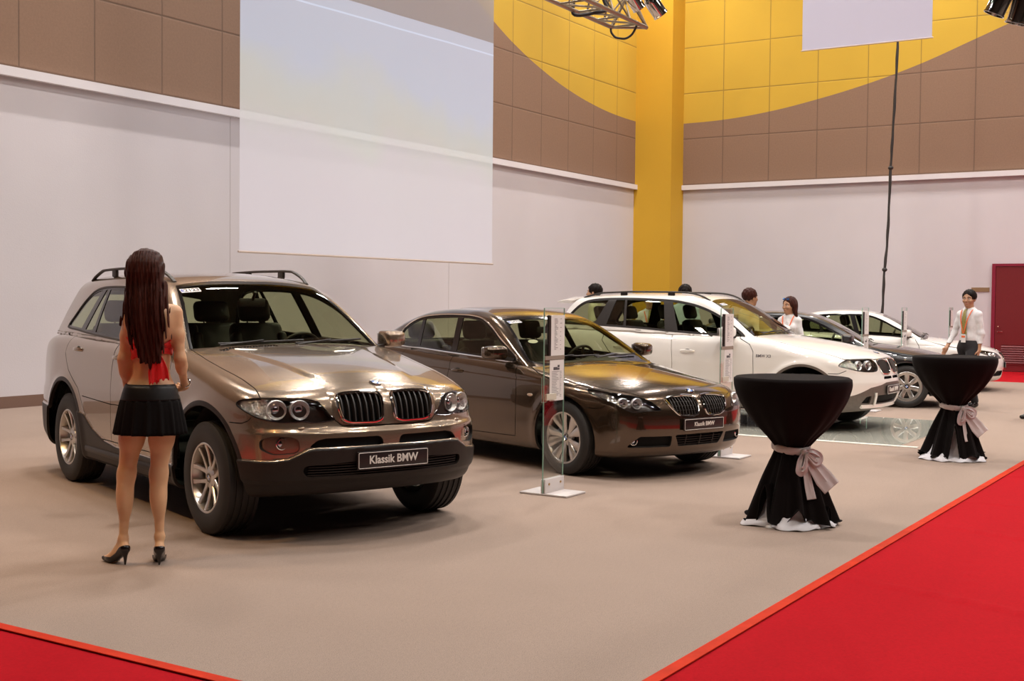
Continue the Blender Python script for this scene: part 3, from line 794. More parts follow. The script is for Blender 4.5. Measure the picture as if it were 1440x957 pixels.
    for s in (-1, 1):
        sd = cg[:, 1] * s > 0
        tri_object('window_trim', G, (G.L == 30) & sd, fg, M[cfg['trim']], root, offset=.002, flange=.012)
        tri_object('window_pillar', G, (G.L == 31) & sd, fg, M['plastic_brown' if cfg.get('brown') else 'gloss_black'], root, offset=-.003, flange=.01)
        # panes: split by the mid lines of the bands
        lim = [9] + [.25 * (b[0] + b[1] + b[2] + b[3]) for b in sp] + [-9]
        for j in range(len(lim) - 1):
            mk = (G.L == 40) & sd
            if not mk.any(): continue
            xc = cg[:, 0]; zc = cg[:, 2]
            def xl(b): t = (zc - b[4]) / (b[5] - b[4]); return .5 * ((b[0] + b[1]) * (1 - t) + (b[2] + b[3]) * t)
            if j > 0: mk &= xc < xl(sp[j - 1])
            if j < len(sp): mk &= xc > xl(sp[j])
            tri_object('side_window', G, mk, fg, M['glass'], root, offset=-.007)
    tri_object('windscreen_surround', G, G.L == 50, fg, M['gloss_black'], root, offset=-.001, flange=.01)
    tri_object('windscreen', G, G.L == 51, fg, M['glass_ws'], root, offset=-.002)
    tri_object('rear_window', G, G.L == 52, fg, M['glass'], root, offset=-.004)
    if cfg.get('sunroof'): tri_object('sunroof', G, G.L == 53, fg, M['gloss_black'], root, offset=-.001, flange=.01)
    tri_object('headliner', G, G.L == 0, fg, M['liner'], root, offset=-.028)
    tri_object('door_trim', B, np.isin(B.L, [0, 21, 22]) & (cb[:, 0] < -.55) & (cb[:, 0] > L0[0] + .5) & (np.abs(cb[:, 1]) > .55) & (cb[:, 2] > .42), fb, M['leather'], root, offset=-.07)
    # ------------- cabin
    fz = cfg['floor_z']; zb = cfg['belt_z']
    mb = MB(); mb.bbox(((L0[0] + .35 - .35) / 2, 0, fz), (-(L0[0] + .35) - .35, 1.45, .05), .02); mb.build('cabin_floor', M['under'], root)
    mb = MB(); mb.smooth = True; dx = cfg['dash_x']
    prof = [(dx + .42, zb - .06), (dx + .25, zb - .02), (dx + .05, zb - .03), (dx - .03, zb - .08), (dx - .02, zb - .22), (dx + .08, zb - .42), (dx + .42, zb - .42)]
    ny = 21; vs = []
    for i in range(ny):
        y = -.70 + 1.40 * i / (ny - 1); hum = .05 * math.exp(-((y - .36) / .17) ** 2); cut = .10 * (abs(y) / .7) ** 2
        for q, (px, pz) in enumerate(prof): vs.append((px - (cut if q in (0, 1) else 0), y, pz + (hum if q in (1, 2, 3) else 0)))
    n = len(prof); mb.add(vs, [(i * n + a, i * n + (a + 1) % n, (i + 1) * n + (a + 1) % n, (i + 1) * n + a) for i in range(ny - 1) for a in range(n)] + [tuple(range(n)), tuple(range((ny - 1) * n, ny * n))])
    mb.build('dashboard', M['dash'], root, angle=50)
    sw = MB(); sw.smooth = True
    ctr = Vector((dx - .20, .36, zb - .07)); Mx = frame_at(ctr, Vector((0, 1, 0)), Vector((-.92, 0, .40)))
    sw.tube([Mx @ Vector((.19 * math.cos(a), .19 * math.sin(a), 0)) for a in np.linspace(0, 2 * PI, 33)[:-1]], .014, 8, closed=True)
    for a in (0, PI, -PI / 2): sw.tube([Mx @ Vector((.05 * math.cos(a), .05 * math.sin(a), -.02)), Mx @ Vector((.18 * math.cos(a), .18 * math.sin(a), 0))], .015, 6)
    sw.bbox((0, 0, -.02), (.14, .12, .05), .02, Mx); sw.build('steering_wheel', M['plastic'], root)
    cu, bk, hd = seat_mb(h=cfg.get('seat_h', .60))
    def put_seat(x, y, z, w=1.0):
        s_ = cu.build('seat', M['leather'], root); s_.location = (x, y, z); s_.scale = (1, w, 1)
        b_ = bk.build('seat_back', M['leather'], s_); hd.build('headrest', M['leather'], s_); return s_
    s1 = put_seat(dx - .78, -.37, fz + .15)
    def copy_part(o, loc, sc=None):
        n_ = o.copy(); COL.objects.link(n_); n_.parent = root; n_.location = loc
        if sc: n_.scale = sc
        for ch in list(o.children):
            c2 = ch.copy(); COL.objects.link(c2); c2.parent = n_
        return n_
    copy_part(s1, (dx - .78, .37, fz + .15))
    for yy in (-.40, .40): copy_part(s1, (dx - 1.72, yy, fz + .16), (1, 1.18, .96))
    mb = MB(); mb.bbox((cfg['rv'][0], 0, cfg['rv'][1]), (.03, .22, .065), .015); mb.tube([(cfg['rv'][0] + .01, 0, cfg['rv'][1] + .02), (cfg['rv'][0] + .06, 0, cfg['rv'][1] + .08)], .012, 6)
    mb.build('rear_view_mirror', M['plastic'], root)
    # ------------- wing mirrors
    mx, my, mz = cfg['mirror']
    for s in (-1, 1):
        mb = MB(); mb.smooth = True
        def shell(cx, cy, cz, a, b_, c_):
            vs = []; nu, nv = 20, 12
            for j in range(nv + 1):
                th = PI * j / nv
                for i in range(nu):
                    ph = 2 * PI * i / nu; e = .55
                    f1 = lambda v: math.copysign(abs(v) ** e, v)
                    X = f1(math.sin(th)) * f1(math.cos(ph)); Y = f1(math.sin(th)) * f1(math.sin(ph)); Z = f1(math.cos(th))
                    X = X if X > 0 else X * .35
                    vs.append((cx + a * X * (1 - .25 * Y * s), cy + b_ * Y, cz + c_ * Z * (1 - .10 * Y * s)))
            fs = [(j * nu + i, (j + 1) * nu + i, (j + 1) * nu + (i + 1) % nu, j * nu + (i + 1) % nu) for j in range(nv) for i in range(nu)]
            mb.add(vs, fs)
        shell(mx, s * my, mz, .12, .108, .066)
        o = mb.build('wing_mirror', paint, root)
        mb = MB(); mb.smooth = True; mb.ribbon([Vector((mx + .03, s * (my - .10), mz - .055)), Vector((mx + .06, s * (my - .20), mz - .07))], lambda i: [Vector((-.05, 0, -.016)), Vector((.05, 0, -.016)), Vector((.05, 0, .016)), Vector((-.05, 0, .016))])
        mb.build('mirror_arm', M['plastic'], o)
        mb = MB(); mb.bbox((mx - .042, s * my, mz), (.012, .19, .10), .005); mb.build('mirror_glass', M['chrome'], o)
    # ------------- handles
    for (hx, hz) in cfg['handles']:
        for s in (-1, 1):
            Q, N = place_poly(fb, [(hx, hz)], 'y'); yy = abs(Q[0][1])
            mb = MB(); mb.smooth = True
            pts = [Vector((hx + .10 - .20 * t, s * (yy + .030 * math.sin(PI * min(1, max(0, t))) ** .5 - .004), hz + .004 * math.sin(PI * t))) for t in np.linspace(0, 1, 11)]
            mb.ribbon(pts, lambda i: [Vector((0, s * .007 * math.cos(a), .014 * math.sin(a) * (1 if i not in (0, 10) else .7))) for a in np.linspace(0, 2 * PI, 9)[:-1]])
            mb.build('door_handle', paint, root)
            mb = MB(); mb.smooth = True; mb.sphere((hx, s * (yy - .004), hz - .004), .05, 16, 8, (1, .12, .62)); mb.build('handle_recess', M['under'], root)
    # ------------- wipers
    wz = cfg['wiper']
    for (ya, yb) in wz['y']:
        mb = MB(); pts = []
        for t in np.linspace(0, 1, 9):
            y = ya + (yb - ya) * t; z = wz['z'] + wz.get('rise', .035) * t
            xs = np.linspace(.2, -1.2, 900); v = fg(xs, np.full(900, y), np.full(900, z)); i = np.argmax(v < 0); pts.append(Vector((xs[i] + .012, y, z + .012)))
        mb.smooth = True; mb.tube(pts, .007, 6); mb.tube([pts[0] + Vector((.03, 0, -.01)), pts[4] + Vector((.01, 0, .012))], .006, 6)
        mb.build('wiper', M['plastic'], root)
    # ------------- roundel, plate
    e = cfg['roundel']
    t = np.linspace(1.3, .3, 2000); v = fb(np.full(2000, e[0]), np.zeros(2000), t); zt = t[np.argmax(v < 0)]
    N = field_grad(fb, np.array([[e[0], 0, zt]]))[0]
    roundel('bonnet_emblem', e[1], root, frame_at(Vector((e[0], 0, zt)) + Vector(N).normalized() * .001, Vector((0, 1, 0)), Vector(N)))
    px, pz, pw, ph = cfg['plate']
    Q, N = place_poly(fb, [(0, pz)], 'x'); px = Q[0][0] + .006
    mb = MB(); mb.cur = 0; mb.bbox((px + .004, 0, pz), (.016, pw, ph), .004)
    pl = mb.build('number_plate', M['plate_black'], root); pl['label'] = 'black plate with white lettering'
    mb = MB(); xx = px + .0128; w2, h2 = pw / 2 - .008, ph / 2 - .008
    mb.smooth = True; mb.tube([(xx, y, z) for y, z in round_poly([(-w2, pz - h2), (w2, pz - h2), (w2, pz + h2), (-w2, pz + h2)], .008)], .0022, 6, closed=True)
    mb.build('plate_border', M['plate_white'], pl)
    txt = cfg.get('plate_text', ('Klassik BMW', .072, .0016))
    # text reads from the front: local x -> +y seen from +x is to the right hand of the viewer
    lettering('plate_lettering', txt[0], txt[1], M['plate_white'], pl, Matrix(((0, 0, 1, px + .0125), (1, 0, 0, 0), (0, 1, 0, pz), (0, 0, 0, 1))), bold=txt[2], squash=cfg.get('sq', .92))
    # ------------- wheels
    w = cfg['wheel_obj']; ht = cfg['ht']
    first = True
    for ax in (0, xr):
        for s in (-1, 1):
            if first: o = w; first = False
            else:
                o = w.copy(); COL.objects.link(o)
                for ch in list(w.children):
                    c2 = ch.copy(); COL.objects.link(c2); c2.parent = o
            o.parent = root; o.location = (ax, s * ht, R); o.rotation_euler = (0, 0, PI if s > 0 else 0)
    if 'extra' in cfg: cfg['extra'](root, B, G)
    return B, G
# ------------------------------------------------------------------ the cars
KID_SUV = round_poly([(.035,.915),(.055,.940),(.16,.946),(.29,.942),(.345,.930),(.345,.85),(.322,.778),(.27,.760),(.10,.757),(.045,.775)], .03, 4)
LAMP_SUV = catmull([(.862,.872),(.835,.903),(.76,.915),(.62,.916),(.50,.906),(.445,.872),(.405,.815),(.372,.786),(.42,.773),(.51,.768),(.565,.776),(.61,.772),(.70,.774),(.79,.795),(.84,.832)], 4)
VENT = round_poly([(-.520,.15),(-.452,.15),(-.458,.575),(-.512,.585)], .012)
def suv_hood(x, y, z):
    d1 = sd_poly(np.array([(-.67,-.5),(-.67,.5),(-.60,.750),(-.30,.764),(.03,.756),(.23,.742),(.40,.742),(.52,.76),(1.2,.80),(1.2,-.5)]), x, np.abs(y), .3)
    a = np.abs(y); bz = np.interp(a, [0, .2, .33, .365, .40, .46, .80, 1.0], [.737, .738, .745, .775, .80, .895, .907, .905])
    d2 = (bz - z) / 1.3
    return np.maximum(d1, d2)
def extra_suv(root, B, G):
    fb, fg = SH['suv'].body, SH['suv'].gh
    # roof rails
    for s in (-1, 1):
        xs = np.linspace(-3.15, -1.38, 25); pts = []
        for i, x in enumerate(xs):
            t = i / 24; yy = s * (.600 - .05 * t ** 3 - .02 * (1 - t) ** 3)
            zz = np.linspace(1.9, 1.3, 900); v = fg(np.full(900, x), np.full(900, yy), zz); z0 = zz[np.argmax(v < 0)]
            lift = .068 * min(1, math.sin(PI * min(1, max(0, t))) * 2.0) ** .8
            pts.append(Vector((x, yy, z0 + lift - .002)))
        mb = MB(); mb.smooth = True
        mb.ribbon(pts, lambda i: [Vector((0, .017 * math.cos(a), .011 * math.sin(a))) for a in np.linspace(0, 2 * PI, 9)[:-1]])
        for k in (8, 17):
            p = pts[k]; mb.bbox((p.x, p.y, p.z - .035), (.10, .026, .06), .01)
        mb.build('roof_rail', M['plastic'], root)
    # bonnet vents
    cb = B.V[B.F].mean(1)
    for s in (-1, 1):
        vt = tri_object('bonnet_vent', B, (B.L == 18) & (cb[:, 1] * s > 0), fb, M['black'], root, offset=-.008, flange=0)
        mb = MB()
        for k in range(19):
            y = s * (.165 + .40 * k / 18); x0 = -.486
            zz = np.linspace(1.4, .9, 900); v = fb(np.full(900, x0), np.full(900, y), zz); z0 = zz[np.argmax(v < 0)]
            mb.bbox((x0, y, z0 - .002), (.062, .0065, .006), .0015, Matrix.Translation((x0, y, z0)) @ Matrix.Rotation(.14, 4, 'Y') @ Matrix.Rotation(s * .45, 4, 'Z') @ Matrix.Translation((-x0, -y, -z0)), seg=1)
        mb.build('vent_slats', M['paint_suv'], vt)
    # lower grille mesh and front sill step
    mb = MB()
    for z in np.arange(.445, .52, .016):
        Q, N = place_poly(fb, [(y, z) for y in np.linspace(-.55, .55, 15)], 'x')
        mb.ribbon([Vector(p) for p in Q], lambda i: [Vector((-.012, 0, -.002)), Vector((-.012, 0, .002)), Vector((-.03, 0, .002)), Vector((-.03, 0, -.002))])
    mb.build('grille_mesh', M['plastic'], root)
    # running board
    for s in (-1, 1):
        mb = MB(); mb.smooth = True; mb.bbox((-1.42, s * .885, .335), (1.75, .11, .06), .022); mb.build('side_sill', M['plastic_brown'], root)
    # washer covers, paper sticker on the windscreen
    for s in (-1, 1):
        Q, N = place_poly(fb, [(s * .575, .735)], 'x'); mb = MB(); mb.smooth = True
        mb.sphere(Vector(Q[0]) - Vector(N[0]) * .004, .028, 14, 8, (.5, 1, .35)); mb.build('washer_cover', M['paint_suv'], root)
    sticker(root, fg, -.505, 1.583, .150, .062, '2123')
def sticker(root, fg, yc, zc, w, hgt, num, z_=None):
    me_v = []; nx, nz = 6, 3; Q = []
    xs = np.linspace(.2, -1.6, 1400)
    def on(y, z):
        v = fg(xs, np.full(1400, y), np.full(1400, z)); return xs[np.argmax(v < 0)]
    P0 = Vector((on(yc, zc), yc, zc)); n = Vector(field_grad(fg, np.array([P0[:]]))[0]).normalized()
    M4 = frame_at(P0 + n * .004, Vector((0, 1, 0)), n)
    mb = MB(); mb.box(-w / 2, w / 2, -hgt / 2, hgt / 2, 0, .001, M4); st = mb.build('windscreen_sticker', M['paper'], root)
    st['label'] = 'white paper sticker with a number'
    lettering('sticker_number', num, hgt * .95, M['ink'], st, M4 @ Matrix.Translation((.012, 0, .0014)), bold=.0014)
    lettering('sticker_letters', 'E', hgt * .8, M['ink_blue'], st, M4 @ Matrix.Translation((-w * .40, 0, .0014)), bold=.0014)
CARS = {}
CARS['suv'] = dict(shape=SH['suv'], h=.0125, paint='paint_suv', len=(-3.87, .84), R=.368, Ra=.470, xr=-2.82, gz=(1.0, 1.76), zu=.262,
    lip=.034, lip_mat='plastic_brown', clad='plastic_brown',
    regions=[(11, suv_clad),
             (13, front(round_poly([(.055,.617),(.065,.655),(.085,.672),(.45,.672),(.50,.660),(.55,.617)], .012))),
             (13, front(round_poly([(-.2,.435),(.56,.435),(.585,.47),(.575,.505),(.30,.520),(-.2,.520)], .02))),
             (18, lambda x, y, z: np.maximum(sd_poly(VENT, x, np.abs(y)), 1.0 - z)),
             (15, front(KID_SUV)), (16, front(LAMP_SUV)),
             (17, front(round_poly([(.60,.600),(.625,.582),(.74,.572),(.80,.605),(.80,.665),(.74,.690),(.64,.685),(.60,.660)], .02)))],
    hood=suv_hood, hood_z=.70,
    doors=[np.array([(-.665,1.30),(-.60,1.10),(-.565,.9),(-.575,.44),(-1.695,.44),(-1.70,.9),(-1.73,1.30)]),
           np.array([(-1.74,1.30),(-1.70,.9),(-1.695,.44),(-2.12,.44),(-2.30,.62),(-2.46,.80),(-2.72,.93),(-2.87,1.07),(-2.80,1.30)])],
    lines=[([(-.45,.762),(-1.7,.722),(-2.36,.742)], 'side', .5), ([(.34,.758),(.45,.758),(.50,.775),(.52,.80)], 'side', .6)],
    kidney=dict(poly=KID_SUV, n=7, r=.009, w=.0045),
    lamp=dict(poly=LAMP_SUV, rings=[(.692,.843,.060),(.566,.843,.060)], indicator=np.array([(.735,.74),(.735,.95),(.95,.95),(.95,.74)])),
    fog_recess=1, fog=(.69,.640,.036),
    dlo=catmull([(-.72,1.178),(-.95,1.33),(-1.2,1.475),(-1.5,1.572),(-1.85,1.610),(-2.4,1.622),(-2.76,1.600),(-2.95,1.52),(-3.10,1.38),(-3.185,1.292),(-3.13,1.262),(-2.8,1.247),(-2.4,1.224),(-1.8,1.198),(-1.2,1.180)], 5),
    pillars=[(-1.76,-1.62,-1.90,-1.76,1.15,1.65),(-2.41,-2.345,-2.50,-2.455,1.15,1.65),(-2.81,-2.68,-2.60,-2.52,1.15,1.65)],
    trim='plastic', ws=catmull([(-.4,1.10),(.5,1.10),(.735,1.13),(.745,1.19),(.68,1.37),(.590,1.590),(.54,1.628),(.3,1.657),(0,1.662),(-.4,1.65)], 4), wsx=-1.6,
    rw=np.array([(-.4,1.20),(.62,1.22),(.66,1.28),(.56,1.53),(.3,1.57),(-.4,1.57)]), rwx=-3.2,
    floor_z=.42, belt_z=1.16, dash_x=-.95, rv=(-1.22,1.50), seat_h=.62,
    mirror=(-.80,.985,1.225), handles=[(-1.62,1.075),(-2.56,1.105)], wiper=dict(y=[(-.55,.10),(.02,.62)], z=1.20, rise=.02),
    roundel=(.625,.041), plate=(0,.525,.525,.113), ht=.788, extra=extra_suv)

def lift(root, fld, pts, r, name, mat, axis='y', out=.004, closed=False, group=None):
    """thin moulding laid on the body along (x,z) points of the right side, mirrored"""
    for s in (-1, 1):
        Q, N = place_poly(fld, densify(pts, .03, closed), axis)
        P = Q + N * out
        if axis == 'y': P[:, 1] *= -s
        mb = MB(); mb.smooth = True; mb.tube([Vector(p) for p in P], r, 6, closed=closed); mb.build(name, mat, root)
KID_SED = round_poly([(.030,.690),(.045,.713),(.14,.722),(.27,.715),(.375,.697),(.345,.635),(.285,.572),(.24,.556),(.12,.550),(.055,.562),(.035,.62)], .025, 4)
LAMP_SED = catmull([(.815,.772),(.76,.758),(.68,.740),(.60,.720),(.545,.705),(.495,.668),(.440,.612),(.50,.604),(.57,.604),(.64,.594),(.70,.600),(.755,.640),(.80,.690),(.828,.730)], 4)
def sed_hood(x, y, z):
    a = np.abs(y)
    lim = np.interp(x, [-.80,-.70,-.68,-.416,-.2,.045,.16,.214,.35,.476,.647,.70,.727,.760], [.70,.74,.752,.832,.858,.850,.80,.775,.722,.663,.548,.46,.354,-.2])
    return np.maximum((a - lim) * .8, -.80 - x)
def extra_sedan(root, B, G, full=True):
    fb, fg = SH['sedan'].body, SH['sedan'].gh
    # chrome line round the side windows and along the lower intake
    D = CARS['sedan']['dlo']
    lift(root, fg, D, .007, 'window_moulding', M['chrome'], closed=True, out=.002)
    mb = MB()
    for z in (.305, .325, .345, .365):
        Q, N = place_poly(fb, [(y, z) for y in np.linspace(-.28, .28, 11)], 'x')
        mb.ribbon([Vector(p) for p in Q], lambda i: [Vector((-.012, 0, -.002)), Vector((-.012, 0, .002)), Vector((-.03, 0, .002)), Vector((-.03, 0, -.002))])
    for y in (-.17, 0, .17):
        Q, N = place_poly(fb, [(y, z) for z in np.linspace(.29, .385, 4)], 'x')
        mb.ribbon([Vector(p) for p in Q], lambda i: [Vector((-.012, -.003, 0)), Vector((-.012, .003, 0)), Vector((-.03, .003, 0)), Vector((-.03, -.003, 0))])
    mb.build('grille_mesh', M['plastic'], root)
    for s in (-1, 1):
        Q, N = place_poly(fb, [(-.445, .680)], 'y'); mb = MB(); mb.smooth = True
        mb.sphere((-.445, s * (abs(Q[0][1]) - .001), .680), .042, 16, 8, (1, .12, .32)); mb.build('side_repeater', M['amber'], root)
    sticker(root, fg, -.47, 1.322, .150, .060, '2470')
    mb = MB(); mb.smooth = True
    zz = np.linspace(1.6, .9, 1200); x0 = -.90; v = fg(np.full(1200, x0), np.full(1200, -.50), zz); z0 = zz[np.argmax(v < 0)]
    n = Vector(field_grad(fg, np.array([[x0, -.50, z0]]))[0]).normalized()
    mb.disc(1, 0, 24, frame_at(Vector((x0, -.50, z0)) - n * .010, Vector((0, 1, 0)), n) @ Matrix.Diagonal((.055, .032, 1, 1))); mb.build('service_sticker', M['paper'], root)
CARS['sedan'] = dict(shape=SH['sedan'], h=.0125, paint='paint_sedan', len=(-4.02, .85), R=.328, Ra=.372, xr=-2.888, gz=(.88, 1.50), zu=.185, clad='plastic',
    regions=[(13, front(round_poly([(.33,.290),(.335,.385),(.62,.385),(.655,.355),(.70,.300),(.69,.288)], .012))),
             (14, front(round_poly([(-.3,.290),(.25,.290),(.305,.392),(-.3,.398)], .012))),
             (15, front(KID_SED)), (16, front(LAMP_SED, .1))],
    hood=sed_hood, hood_z=.688,
    doors=[np.array([(-.80,1.20),(-.745,.95),(-.665,.82),(-.645,.70),(-.645,.50),(-.665,.285),(-1.73,.272),(-1.735,.557),(-1.74,.84),(-1.80,1.20)]),
           np.array([(-1.80,1.20),(-1.74,.84),(-1.735,.557),(-1.73,.272),(-2.37,.285),(-2.42,.45),(-2.56,.66),(-2.66,.85),(-2.62,1.20)])],
    lines=[([(.30,.616),(.41,.614),(.455,.635),(.475,.655)], 'side', .6)],
    kidney=dict(poly=KID_SED, n=10, r=.0105, w=.0028, bar_mat='plastic', cross=[.60,.635,.67]),
    lamp=dict(poly=LAMP_SED, rings=[(.712,.664,.044),(.610,.662,.046)], indicator=np.array([(.745,.60),(.745,.80),(.95,.80),(.95,.60)]), turn=.35),
    fog=(.655,.345,.036),
    dlo=catmull([(-.775,.970),(-1.141,1.179),(-1.32,1.272),(-1.519,1.349),(-1.70,1.378),(-1.895,1.386),(-2.2,1.385),(-2.521,1.361),(-2.70,1.315),(-2.823,1.245),(-2.868,1.17),(-2.852,1.09),(-2.794,1.046),(-2.3,1.030),(-1.818,1.007),(-1.3,.985)], 5),
    pillars=[(-1.818,-1.733,-1.941,-1.849,1.0,1.387),(-2.462,-2.402,-2.558,-2.501,1.04,1.35)],
    trim='gloss_black', trimw=.012, ws=catmull([(-.4,.93),(.5,.93),(.735,.955),(.75,1.0),(.68,1.13),(.575,1.315),(.53,1.352),(.3,1.374),(0,1.380),(-.4,1.375)], 4), wsx=-1.75,
    rw=np.array([(-.4,1.09),(.60,1.10),(.62,1.14),(.52,1.36),(.3,1.40),(-.4,1.40)]), rwx=-2.85, sunroof=(-2.25,-1.75,.42),
    floor_z=.27, belt_z=.975, dash_x=-1.02, rv=(-1.33,1.24), seat_h=.56,
    mirror=(-.93,.965,1.045), handles=[(-1.60,.843),(-2.50,.870)], wiper=dict(y=[(-.60,.05),(-.02,.60)], z=.995, rise=.012),
    roundel=(.68,.041), plate=(0,.478,.50,.105), plate_text=('Klassik BMW', .050, .0010), ht=.772, extra=extra_sedan)

KID_CMP = round_poly([(.035,.80),(.05,.848),(.12,.862),(.29,.855),(.345,.835),(.335,.76),(.28,.690),(.13,.684),(.05,.70)], .03, 4)
LAMP_CMP = catmull([(.835,.792),(.80,.835),(.73,.866),(.60,.870),(.46,.866),(.395,.850),(.372,.79),(.40,.735),(.47,.722),(.58,.722),(.70,.735),(.79,.765)], 4)
def cmp_clad(x, y, z):
    a = np.abs(y); lim = np.interp(a, [0,.23,.345,.55,.744,.80,1.1], [.592,.588,.565,.537,.455,.435,.43])
    fr = np.maximum(z - lim, .30 - x)
    sill = z - np.interp(x, [-2.5,-2.3,-2.0,-1.7,-.4], [.60,.56,.43,.405,.405])
    sl = np.maximum(np.maximum(sill, x + .2), -3.0 - x)
    return np.minimum(np.minimum(fr, sl), np.maximum(z - .58, x + 3.0))
def cmp_hood(x, y, z):
    d1 = sd_poly(np.array([(-.70,-.5),(-.70,.5),(-.64,.760),(-.30,.795),(.03,.785),(.23,.783),(.48,.755),(1.2,.80),(1.2,-.5)]), x, np.abs(y), .3)
    a = np.abs(y); bz = np.interp(a, [0,.05,.35,.40,.46,.80,1.0], [.868,.868,.862,.868,.872,.868,.86])
    return np.maximum(d1, (bz - z) / 1.3)
def extra_compact(root, B, G):
    fb, fg = SH['compact_suv'].body, SH['compact_suv'].gh
    for s in (-1, 1):
        xs = np.linspace(-3.20, -1.36, 25); pts = []
        for i, x in enumerate(xs):
            t = i / 24; yy = s * (.575 - .04 * t ** 3 - .02 * (1 - t) ** 3)
            zz = np.linspace(1.9, 1.3, 900); v = fg(np.full(900, x), np.full(900, yy), zz); z0 = zz[np.argmax(v < 0)]
            pts.append(Vector((x, yy, z0 + .045 * min(1, math.sin(PI * t) * 2.2) ** .8 - .002)))
        mb = MB(); mb.smooth = True
        mb.ribbon(pts, lambda i: [Vector((0, .018 * math.cos(a), .012 * math.sin(a))) for a in np.linspace(0, 2 * PI, 9)[:-1]])
        for k in (8, 17): p = pts[k]; mb.bbox((p.x, p.y, p.z - .028), (.10, .026, .05), .01)
        mb.build('roof_rail', M['plastic_brown'], root)
    # white frame of the lower intake
    mb = MB(); mb.smooth = True
    for s in (-1, 1):
        for seg in ([(s*.46,.475),(s*.44,.40),(s*.40,.315)], ):
            Q, N = place_poly(fb, densify(seg, .02, False), 'x')
            mb.ribbon([Vector(p) + Vector(q) * .006 for p, q in zip(Q, N)], lambda i: [Vector((0, -.030, 0)), Vector((.010, -.024, 0)), Vector((.010, .024, 0)), Vector((0, .030, 0)), Vector((-.03, 0, 0))])
    Q, N = place_poly(fb, [(y, .315) for y in np.linspace(-.62, .62, 25)], 'x')
    mb.ribbon([Vector(p) + Vector(q) * .008 for p, q in zip(Q, N)], lambda i: [Vector((0, 0, -.025)), Vector((.012, 0, -.018)), Vector((.012, 0, .018)), Vector((0, 0, .025)), Vector((-.03, 0, 0))])
    mb.build('bumper_frame', M['paint_white'], root)
    sticker(root, fg, -.44, 1.50, .14, .055, '2133')
    me = None
    Q, N = place_poly(fb, [(-.49, .882)], 'y'); p = Vector(Q[0]) + Vector(N[0]) * .001
    lettering('fender_sticker', 'BMW X3', .050, M['ink'], root, frame_at(p, Vector((1, 0, 0)), Vector(N[0])), bold=.0008)
    spoil = MB(); spoil.smooth = True
    spoil.ribbon([Vector((-3.50, y, 1.585 - .06 * (y / .6) ** 2)) for y in np.linspace(-.60, .60, 17)], lambda i: [Vector((.16, 0, .01)), Vector((0, 0, .012)), Vector((-.10, 0, -.006)), Vector((-.10, 0, -.016)), Vector((.10, 0, -.03))])
    spoil.build('roof_spoiler', M['paint_white'], root)
CARS['compact_suv'] = dict(shape=SH['compact_suv'], h=.017, paint='paint_white', len=(-3.77, .82), R=.345, Ra=.430, xr=-2.795, gz=(.95, 1.70), zu=.245,
    lip=.030, lip_mat='cladding_grey', clad='cladding_grey', gap=.004,
    regions=[(11, cmp_clad), (13, front(round_poly([(.02,.630),(.02,.660),(.26,.662),(.28,.628)], .01))),
             (14, front(round_poly([(-.3,.335),(.39,.335),(.41,.440),(-.3,.450)], .015))),
             (13, front(round_poly([(.50,.34),(.52,.44),(.60,.43),(.64,.35)], .015))),
             (15, front(KID_CMP)), (16, front(LAMP_CMP, .1))],
    hood=cmp_hood, hood_z=.80,
    doors=[np.array([(-.86,1.25),(-.83,1.09),(-.68,1.02),(-.625,.93),(-.615,.7),(-.62,.44),(-1.70,.43),(-1.705,.8),(-1.76,1.25)]),
           np.array([(-1.76,1.25),(-1.705,.8),(-1.70,.43),(-2.12,.44),(-2.30,.60),(-2.45,.78),(-2.62,.88),(-2.74,1.02),(-2.70,1.25)])],
    lines=[([(.30,.70),(.42,.70),(.50,.74)], 'side', .6)],
    kidney=dict(poly=KID_CMP, n=12, r=.010, w=.006, bar_mat='alloy_dark'),
    lamp=dict(poly=LAMP_CMP, rings=[(.64,.795,.052),(.50,.795,.055)], indicator=np.array([(.70,.70),(.70,.95),(.95,.95),(.95,.70)]), turn=.3),
    fog=(.655,.608,.040),
    dlo=catmull([(-.773,1.095),(-1.02,1.290),(-1.22,1.40),(-1.44,1.482),(-1.65,1.53),(-1.905,1.560),(-2.53,1.578),(-3.00,1.558),(-3.20,1.490),(-3.36,1.33),(-3.41,1.235),(-3.30,1.215),(-2.8,1.202),(-2.215,1.176),(-1.755,1.145),(-1.2,1.117)], 5),
    pillars=[(-1.857,-1.676,-1.965,-1.846,1.15,1.565),(-2.465,-2.425,-2.528,-2.498,1.18,1.57),(-2.93,-2.734,-2.766,-2.652,1.2,1.565)],
    trim='plastic_brown', brown=True, ws=catmull([(-.4,1.05),(.5,1.05),(.70,1.08),(.72,1.14),(.66,1.30),(.565,1.51),(.51,1.545),(.3,1.568),(0,1.574),(-.4,1.57)], 4), wsx=-1.65,
    rw=np.array([(-.4,1.16),(.60,1.18),(.64,1.24),(.54,1.48),(.3,1.52),(-.4,1.52)]), rwx=-3.1,
    floor_z=.40, belt_z=1.10, dash_x=-1.05, rv=(-1.35,1.42), seat_h=.60,
    mirror=(-.98,.965,1.165), handles=[(-1.50,.915),(-2.46,.945)], wiper=dict(y=[(-.55,.10),(.02,.60)], z=1.145, rise=.02),
    roundel=(.60,.041), plate=(0,.50,.50,.11), ht=.765, extra=extra_compact)
